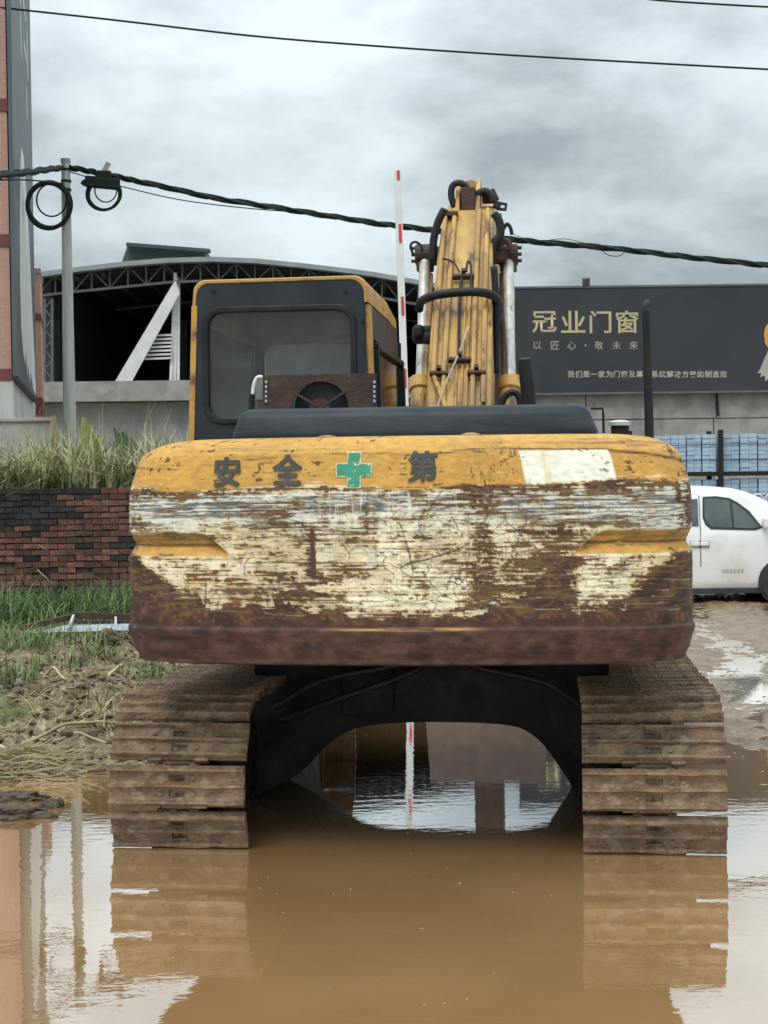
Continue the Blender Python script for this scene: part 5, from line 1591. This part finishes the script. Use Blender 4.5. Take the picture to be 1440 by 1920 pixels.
# ================================================================== WHITE VAN
YV = 22.8
vx = W(1466, 1132, YV).x                                  # front wheel centre
VAN = empty('parked_van', (vx, YV + .82, hz(vx, YV) + .0))
tag(VAN, 'white minivan parked side-on behind the excavator', 'van')
zrow = [.20, .24, .34, .62, .86, .97, 1.03, 1.10, 1.25, 1.40, 1.52, 1.60, 1.655, 1.685]
xf = [.72, .76, .80, .80, .78, .74, .68, .50, .26, 0.0, -.24, -.42, -.62, -.95]
xr = [-3.30, -3.36, -3.42, -3.44, -3.44, -3.43, -3.42, -3.41, -3.38, -3.34, -3.30, -3.26, -3.18, -3.0]
hw = [.76, .80, .82, .835, .84, .835, .83, .82, .79, .755, .735, .715, .67, .58]
n_s = 12
vs, fs = [], []
ringn = None
for z, f_, r_, w_2 in zip(zrow, xf, xr, hw):
    pts = rrect(r_, -w_2, f_, w_2, (min(.16, w_2 * .5), min(.30, w_2 * .5), min(.30, w_2 * .5), min(.16, w_2 * .5)), 5)
    ringn = len(pts)
    vs += [(p_[0], p_[1], z) for p_ in pts]
for i in range(len(zrow) - 1):
    for k in range(ringn):
        j = (k + 1) % ringn
        fs.append((i * ringn + k, i * ringn + j, (i + 1) * ringn + j, (i + 1) * ringn + k))
fs += [tuple(range(ringn)), tuple((len(zrow) - 1) * ringn + k for k in range(ringn))]
MB().add(vs, fs).build('body', 'vanwhite', VAN, smooth=True, auto=50)
def vside(x, z, off): return (x, -float(np.interp(z, zrow, hw)) - off, z)
def vpanel(pts, m, name, off=.006):
    # fan-free strip polygon laid on the flank
    mb = MB(); mb.add([vside(x, z, off) for x, z in pts], [tuple(range(len(pts)))])
    return mb.build(name, m, VAN)
def vx_(u): return (W(u, 1000, YV).x - vx)
def vz_(v, u=1370): return W(u, v, YV).z - VAN.location.z
wpts = [(1323, 935), (1322, 968), (1326, 980), (1334, 988), (1415, 991), (1423, 988), (1402, 962), (1382, 946), (1368, 938), (1345, 934)]
fr_pts = [(1320, 931), (1318, 970), (1323, 984), (1333, 992), (1416, 995), (1430, 990), (1406, 958), (1385, 942), (1370, 934), (1345, 930)]
vpanel([(vx_(u), vz_(v)) for u, v in fr_pts], 'trim', 'window_frame', .006)
vpanel([(vx_(u), vz_(v)) for u, v in wpts], 'vanglass', 'front_window', .011)
vpanel([(vx_(1318) - .06, vz_(935)), (vx_(1318) - .06, vz_(986)), (vx_(1318) - 1.3, vz_(986)), (vx_(1318) - 1.3, vz_(938))], 'vanglass', 'rear_window', .008)
vpanel([(vx_(1370), vz_(940)), (vx_(1374), vz_(940)), (vx_(1377), vz_(989)), (vx_(1373), vz_(989))], 'trim', 'window_bar', .015)
def vline(pts, w=.010, name='door_seam', m='trim', off=.009):
    for (a_, b_) in zip(pts[:-1], pts[1:]):
        MB().bar(vside(*a_, off), vside(*b_, off), w, .004, (0, -1, 0)).build(name, m, VAN)
vline([(vx_(1313), vz_(928)), (vx_(1313), vz_(990)), (vx_(1313), vz_(1050)), (vx_(1313), vz_(1108))])
vline([(vx_(1313), vz_(1108)), (vx_(1424), vz_(1110))])
vline([(vx_(1424), vz_(1110)), (vx_(1424), vz_(1085)), (vx_(1436), vz_(1062))])
vline([(vx_(1313) - 1.35, vz_(930)), (vx_(1313) - 1.35, vz_(1108))])
for u in (1303, 1320):
    p_ = vside(vx_(u), vz_(1019), .018)
    MB().box(p_, (.12, .035, .06)).build('door_handle', 'vanwhite', VAN, bevel=.012)
    MB().box(vside(vx_(u), vz_(1020), .003), (.15, .006, .10)).build('handle_recess', 'paleprint', VAN)
p_ = vside(vx_(1434), vz_(980), .12)
mr_ = MB().box(p_, (.11, .22, .17)).build('wing_mirror', 'vanwhite', VAN, bevel=.04, seg=3)
MB().b2((-3.3, -.80, .15), (.45, .80, .232)).build('sill', 'trim', VAN, bevel=.01)
for xw in (0, -2.72):
    for s_ in (-1, 1):
        MB().lathe([(.335, -.02), (.335, .02)], (xw, s_ * .825, .31), 28, 'y').build('wheel_arch', 'trim', VAN)
        WH = MB().lathe([(.20, -.09), (.29, -.09), (.305, -.06), (.305, .06), (.29, .09), (.20, .09)], (xw, s_ * .79, .305), 28, 'y').build('wheel', 'tyre', VAN)
        rm_ = MB().lathe([(.06, -.1), (.19, -.085), (.195, .085), (.06, .1)], (xw, s_ * .79, .305), 20, 'y').build('rim', 'galv', WH)
for k in range(6):
    q = vside(vx_(1356 + k * 7), vz_(1070), .004)
    MB().box(q, (.035, .003, .05)).build('faded_lettering', 'paleprint', VAN)
for q in (-.6, .4): MB().b2((.74, q, .55), (.815, q + .2, .75)).build('headlight', 'galv', VAN, bevel=.02)

# ================================================================== VEGETATION AND RUBBLE
def blades(name, spots, m, hr, wr, lean=.5, seg=4, label=None, cat=None, kind='stuff', parent=None, curl=1.0):
    """spots: list of (x, y, z); each grows one bent blade"""
    vs, fs = [], []
    for (x, y, z) in spots:
        h = random.uniform(*hr); w = random.uniform(*wr)
        a_ = random.uniform(0, 2 * math.pi); l_ = abs(random.gauss(0, lean)) + .08
        dx, dy = math.cos(a_), math.sin(a_)
        fx_, fy_ = -dy, dx
        tw = random.uniform(-.6, .6)
        b0 = len(vs)
        for k in range(seg + 1):
            t_ = k / seg
            bend = l_ * h * (t_ ** 2) * curl
            up = h * (t_ - .35 * l_ * t_ ** 3 * curl)
            ww = w * (1 - t_ ** 1.5) + .0008
            cxx, cyy = x + dx * bend, y + dy * bend
            c_s, s_s = math.cos(tw * t_), math.sin(tw * t_)
            ex, ey = fx_ * c_s - dx * s_s, fy_ * c_s - dy * s_s
            vs += [(cxx - ex * ww, cyy - ey * ww, z + up), (cxx + ex * ww, cyy + ey * ww, z + up)]
        for k in range(seg):
            i = b0 + 2 * k
            fs.append((i, i + 1, i + 3, i + 2))
    me = bpy.data.meshes.new(name); me.from_pydata(vs, [], fs)
    me.materials.append(M[m]); me.polygons.foreach_set('use_smooth', [True] * len(fs))
    o = bpy.data.objects.new(name, me); COL.objects.link(o)
    if parent is not None: o.parent = parent
    elif label: tag(o, label, cat, None, kind)
    return o
def foliage(name, c1, c2, sc=1.5):
    m = mat(name, c1, c2, sc, 0.6, detail=3, lo=.3, hi=.7)
    b = m.node_tree.nodes['Principled BSDF']
    return m
M['grass'] = foliage('green_grass', (0.075, 0.135, 0.034), (0.15, 0.19, 0.062), 3)
M['grassdark'] = foliage('deep_green_grass', (0.040, 0.095, 0.030), (0.07, 0.13, 0.04), 3)
M['grassdry'] = foliage('dry_grass', (0.33, 0.29, 0.17), (0.20, 0.20, 0.09), 4)
M['reed'] = foliage('pale_reed', (0.30, 0.31, 0.14), (0.46, 0.42, 0.25), 4)
M['leaf'] = foliage('broad_leaf', (0.16, 0.21, 0.05), (0.33, 0.30, 0.10), 6)
def scatter(n, x0, x1, y0, y1, zf=None, clump=None):
    out_ = []
    cl = [(random.uniform(x0, x1), random.uniform(y0, y1)) for _ in range(clump)] if clump else None
    while len(out_) < n:
        if cl:
            c = random.choice(cl); x, y = c[0] + random.gauss(0, .09), c[1] + random.gauss(0, .09)
        else:
            x, y = random.uniform(x0, x1), random.uniform(y0, y1)
        out_.append((x, y))
    hh = height(np.array([p[0] for p in out_]), np.array([p[1] for p in out_]))
    return [(p[0], p[1], float(h)) for p, h in zip(out_, hh)]
wx0, wx1 = -6.4, -3.0
blades('wall_foot_grass', scatter(3800, wx0, -2.6, 20.2, 22.85, clump=130), 'grassdark', (.12, .60), (.005, .012), 1.25, label='lush green grass growing along the foot of the brick wall', cat='grass')
blades('wall_foot_grass', scatter(900, wx0, -2.6, 19.6, 22.85), 'grass', (.15, .72), (.004, .010), 1.1, label='paler grass blades mixed along the foot of the brick wall', cat='grass')
blades('tall_grass', [(x, y, z) for x, y, z in scatter(2300, wx0, wx1, 23.27, 25.2, clump=110) if x > -6.2 and float(PN.fbm(np.array([x * 1.9 + 3]), np.array([y * .6]), 2)[0]) + (.14 if -5.5 < x < -4.2 else -.08) > .46], 'reed', (.45, 1.25), (.010, .024), .75, label='tall pale grass growing on the terrace above the brick wall', cat='grass', curl=1.1)
blades('tall_grass', scatter(700, wx0, wx1, 23.27, 24.6, clump=60), 'grass', (.25, .7), (.008, .018), .7, label='tall green grass growing on the terrace above the brick wall', cat='grass')
blades('dry_stalks', scatter(130, -5.6, wx1, 23.5, 25.0), 'grassdry', (.9, 1.7), (.004, .007), .25, label='tall thin dead stalks standing in the terrace grass', cat='stalks')
blades('bank_grass', scatter(2600, -5.2, -2.5, 12.0, 19.4, clump=110), 'grass', (.08, .30), (.004, .008), .7, label='green grass tufts on the muddy rubble bank', cat='grass')
blades('bank_grass', [p_ for p_ in scatter(900, -3.4, -1.5, 10.3, 18.8, clump=60)], 'grassdry', (.06, .22), (.003, .006), 1.0, label='sparse dry grass on the rubble bank', cat='grass')
blades('bank_grass', scatter(260, -2.05, -1.55, 12.2, 14.2, clump=10), 'grass', (.08, .2), (.003, .007), .6, label='small green patch beside the left crawler track', cat='grass')

# banana-like stump with upright leaves, beside the pole
def broad_plant(name, u, v, Y, leaves, label, m='leaf'):
    b_ = W(u, v, Y); z0 = hz(b_.x, Y)
    o = empty(name, (b_.x, Y, z0)); tag(o, label, 'plant')
    for (du, dv, wpx, ben) in leaves:
        tp = W(u + du, v + dv, Y) - Vector((b_.x, Y, z0))
        w = wpx * Y / FPX / 2
        vs, fs = [], []
        n = 7
        for k in range(n + 1):
            t_ = k / n
            c = Vector((tp.x * t_ + ben * math.sin(math.pi * t_) * .5, .05 * math.sin(t_ * 3), tp.z * t_))
            if t_ > .8 and abs(ben) > .2: c.z -= (t_ - .8) * 1.5
            ww = w * (math.sin(math.pi * min(.96, .12 + .86 * t_)) ** .6)
            vs += [c + Vector((-ww, .03, 0)), c + Vector((0, -.02, 0)), c + Vector((ww, .03, 0))]
        for k in range(n):
            i = 3 * k
            fs += [(i, i + 1, i + 4, i + 3), (i + 1, i + 2, i + 5, i + 4)]
        MB().add(vs, fs).build('leaf', m, o, smooth=True)
    return o
broad_plant('leafy_plant', 160, 870, 25.0, [(-4, -88, 26, .03), (5, -80, 24, -.02), (20, -84, 12, .22), (-24, -66, 11, -.26), (-44, -36, 10, -.3)], 'broad-leaved plant with upright yellow-green leaves right beside the pole')
broad_plant('leafy_plant', 96, 865, 25.0, [(4, -86, 22, .03), (-10, -50, 12, -.22)], 'single dry brown leaf shoot standing left of the pole', 'grassdry')
broad_plant('leafy_plant', 205, 850, 27.0, [(22, -72, 14, .3), (36, -58, 13, .4), (-18, -64, 13, -.3), (5, -80, 13, .24), (44, -40, 12, .35)], 'dark drooping palm-like plant before the grey wall', 'grassdark')

# rubble and clods on the bank
def lump(seed, r=1.0, sub=1, amp=.3):
    rng = random.Random(seed)
    bm = bmesh.new(); bmesh.ops.create_icosphere(bm, subdivisions=sub, radius=r)
    for v in bm.verts: v.co *= 1 + rng.uniform(-amp, amp)
    vs = [tuple(v.co) for v in bm.verts]; fs = [tuple(q.index for q in f.verts) for f in bm.faces]
    bm.free(); return vs, fs
for nm_, n, rmean, m_, lab in (('bank_rubble', 1500, .011, 'rubble', 'small pale stones strewn over the rubble bank'), ('earth_crumbs', 3800, .013, 'crumb', 'dark crumbled earth covering the rubble bank')):
    mb = MB()
    for i, (x, y, z) in enumerate(scatter(n, -4.2, -1.25, 9.9, 18.2)):
        r_ = min(.055, random.expovariate(1 / rmean) + .006)
        vs, fs = lump(i % 60, 1, 1, .32)
        sx, sy, sz = r_ * random.uniform(.7, 1.6), r_ * random.uniform(.7, 1.3), r_ * random.uniform(.45, .95)
        mb.add([(x + p_[0] * sx, y + p_[1] * sy, z + p_[2] * sz + sz * .3) for p_ in vs], fs)
    o = mb.build(nm_, m_); tag(o, lab, 'rubble', None, 'stuff')
mb = MB()
for i, (x, y, z) in enumerate(scatter(1500, -4.2, -1.3, 10.0, 17.5, clump=240)):
    a_ = random.gauss(0.15, .7); l_ = random.uniform(.05, .30)
    z2 = hz(x + l_ * math.cos(a_), y + l_ * math.sin(a_))
    mb.tube([(x, y, z + .015), (x + l_ / 2 * math.cos(a_), y + l_ / 2 * math.sin(a_), (z + z2) / 2 + .03), (x + l_ * math.cos(a_), y + l_ * math.sin(a_), z2 + .015)], random.uniform(.0015, .004), 4, caps=False)
o = mb.build('straw_litter', 'straw'); tag(o, 'dry straw litter scattered over the rubble bank', 'straw', None, 'stuff')
for (a_, b_, r_, lab) in (((40, 1372), (235, 1352), .012, 'long dry stalk lying across the bank beside the left track'), ((60, 1368), (200, 1375), .010, 'thin dry stalk lying just under the long stalk'),
                      ((150, 1350), (240, 1315), .010, 'bent dry stalk leaning against the left track'), ((70, 1285), (150, 1302), .010, 'short straight stalk on the middle of the rubble'),
                      ((195, 1300), (238, 1280), .012, 'grey stick lying beside the dry root tangle'), ((0, 1378), (110, 1388), .014, 'pale flattened stalk on the heap above the puddle')):
    A1, B1 = G(*a_, .15), G(*b_, .15)
    n = 5; pp = []
    for k in range(n + 1):
        q = A1.lerp(B1, k / n); q.z = hz(q.x, q.y) + .03 + random.uniform(0, .025); pp.append(q)
    o = MB().tube(pp, r_, 6, smooth=3).build('dry_stalk', 'straw', None, smooth=True); tag(o, lab, 'stalk')
# straw-matted heap at the left edge above the water
hc = G(45, 1440, .1)
mb = MB()
for i in range(600):
    x = hc.x + random.gauss(-.12, .20); y = hc.y + random.gauss(.25, .16)
    z = hz(x, y) + .16 * math.exp(-((x - hc.x + .1) / .35) ** 2 - ((y - hc.y - .25) / .25) ** 2) + random.uniform(-.03, .03)
    a_ = random.gauss(.2, .6); l_ = random.uniform(.06, .22); s_ = random.gauss(-.05, .25)
    mb.tube([(x, y, z), (x + l_ * math.cos(a_), y + l_ * math.sin(a_) * .4, z + l_ * s_)], random.uniform(.002, .005), 4, caps=False)
o = mb.build('straw_heap', 'straw'); tag(o, 'matted heap of wet straw at the edge of the puddle', 'straw', None, 'stuff')
for (u, v, rx_, ry_, rz_, lab) in ((205 * .48, 1512, .075, .05, .045, 'small round mud clod standing in the puddle'), (35, 1500, .17, .07, .045, 'long flat mud clod at the back in the puddle'), (30, 1532, .17, .08, .05, 'long rough mud clod in front of the flat one'),
                                  (150, 1222, .10, .08, .07, 'brown earth lump on the bank just before the metal frame'), (205, 1232, .17, .12, .09, 'big dry root tangle lump beside the counterweight'), (20, 1300, .14, .10, .07, 'reddish earth lump at the side of the green tufts')):
    p_ = G(u, v, 0.0 if v > 1450 else .2)
    vs, fs = lump(int(u * 7 + v), 1, 4, .035)
    q = []
    for a_ in vs:
        k = 1 + 1.5 * (PN.fbm(np.array([a_[0] * 2.4 + a_[1] * 1.1 + u]), np.array([a_[1] * 2.2 + a_[2] * 1.6 + v]), 5)[0] - .5)
        q.append((a_[0] * rx_ * k, a_[1] * ry_ * k, a_[2] * rz_ * k))
    o = MB().add(q, fs).build('mud_clod', 'clod' if v > 1450 else 'crumb', None, smooth=False)
    o.location = (p_.x, p_.y, (0.005 if v > 1450 else hz(p_.x, p_.y) + .02)); tag(o, lab, 'clod')

# discarded metal frame on the bank
p0 = G(240, 1196, .12)
FR = empty('metal_frame', (p0.x, p0.y, hz(p0.x, p0.y))); fl_ = FR.location
tag(FR, 'discarded rusty metal frame with galvanised sheet lying before the grass', 'scrap frame')
Yf = p0.y
def F(u, v, dy=0): return W(u, v, Yf + dy) - fl_
def FB(a, b, w, h, name, m, da=0, db=0):
    MB().bar(F(*a, da), F(*b, db), w, h, (0, 0, 1)).build(name, m, FR, bevel=.004)
FB((50, 1193), (300, 1186), .05, .07, 'front_rail', 'rust', 0, .0)
FB((40, 1178), (135, 1156), .05, .06, 'end_rail', 'rust', .1, .8)
FB((135, 1153), (300, 1158), .05, .07, 'rear_rail', 'rust', .8, .8)
FB((140, 1165), (300, 1166), .03, .03, 'inner_rail', 'rust', .7, .7)
MB().add([F(55, 1188, .05), F(300, 1182, .05), F(300, 1168, .6), F(120, 1172, .6)], [(0, 1, 2, 3)]).add([F(55, 1190, .05), F(300, 1184, .05), F(300, 1170, .6), F(120, 1174, .6)], [(0, 1, 2, 3)]).build('galvanised_sheet', 'galv', FR)
FB((128, 1180), (138, 1155), .03, .04, 'stay', 'galv', .1, .75)
FB((217, 1182), (217, 1158), .03, .03, 'stay', 'galv', .1, .75)
for u, v, lab, m in ((52, 1208, 'white plastic scrap beside the metal frame', 'white'), (135, 1240, 'black plastic scrap lying on the rubble', 'black'), (95, 1192, 'small white board under the metal frame', 'white')):
    p_ = G(u, v, .15)
    vs, fs = lump(u, 1, 2, .18)
    o = MB().add([(a_[0] * .07, a_[1] * .05, a_[2] * .022) for a_ in vs], fs).build('plastic_scrap', m)
    o.location = (p_.x, p_.y, hz(p_.x, p_.y) + .03); tag(o, lab, 'scrap')

# floating litter and scum on the puddle
mb = MB()
for i in range(230):
    if i < 150:
        x = random.choice((random.uniform(-3, -1.7), random.uniform(2.0, 2.9), random.uniform(-.4, 1.1))); y = float(np.interp(x, SHX, SHY)) - abs(random.gauss(0, .45)) - .1
    else:
        x, y = random.uniform(-2.2, 2.4), random.uniform(4.6, 8.0)
    a_ = random.uniform(0, 3.14); l_ = random.uniform(.006, .03) * (1 if i < 150 else .45); w_3 = l_ * random.uniform(.15, .6)
    c_s, s_s = math.cos(a_), math.sin(a_)
    pts = [(x + c_s * p - s_s * q, y + s_s * p + c_s * q, .003 + random.uniform(0, .002)) for p, q in ((-l_, 0), (0, -w_3), (l_, 0), (0, w_3))]
    mb.add(pts, [(0, 1, 2, 3)])
o = mb.build('floating_litter', 'straw'); tag(o, 'flecks of straw and leaf floating on the muddy puddle', 'litter', None, 'stuff')
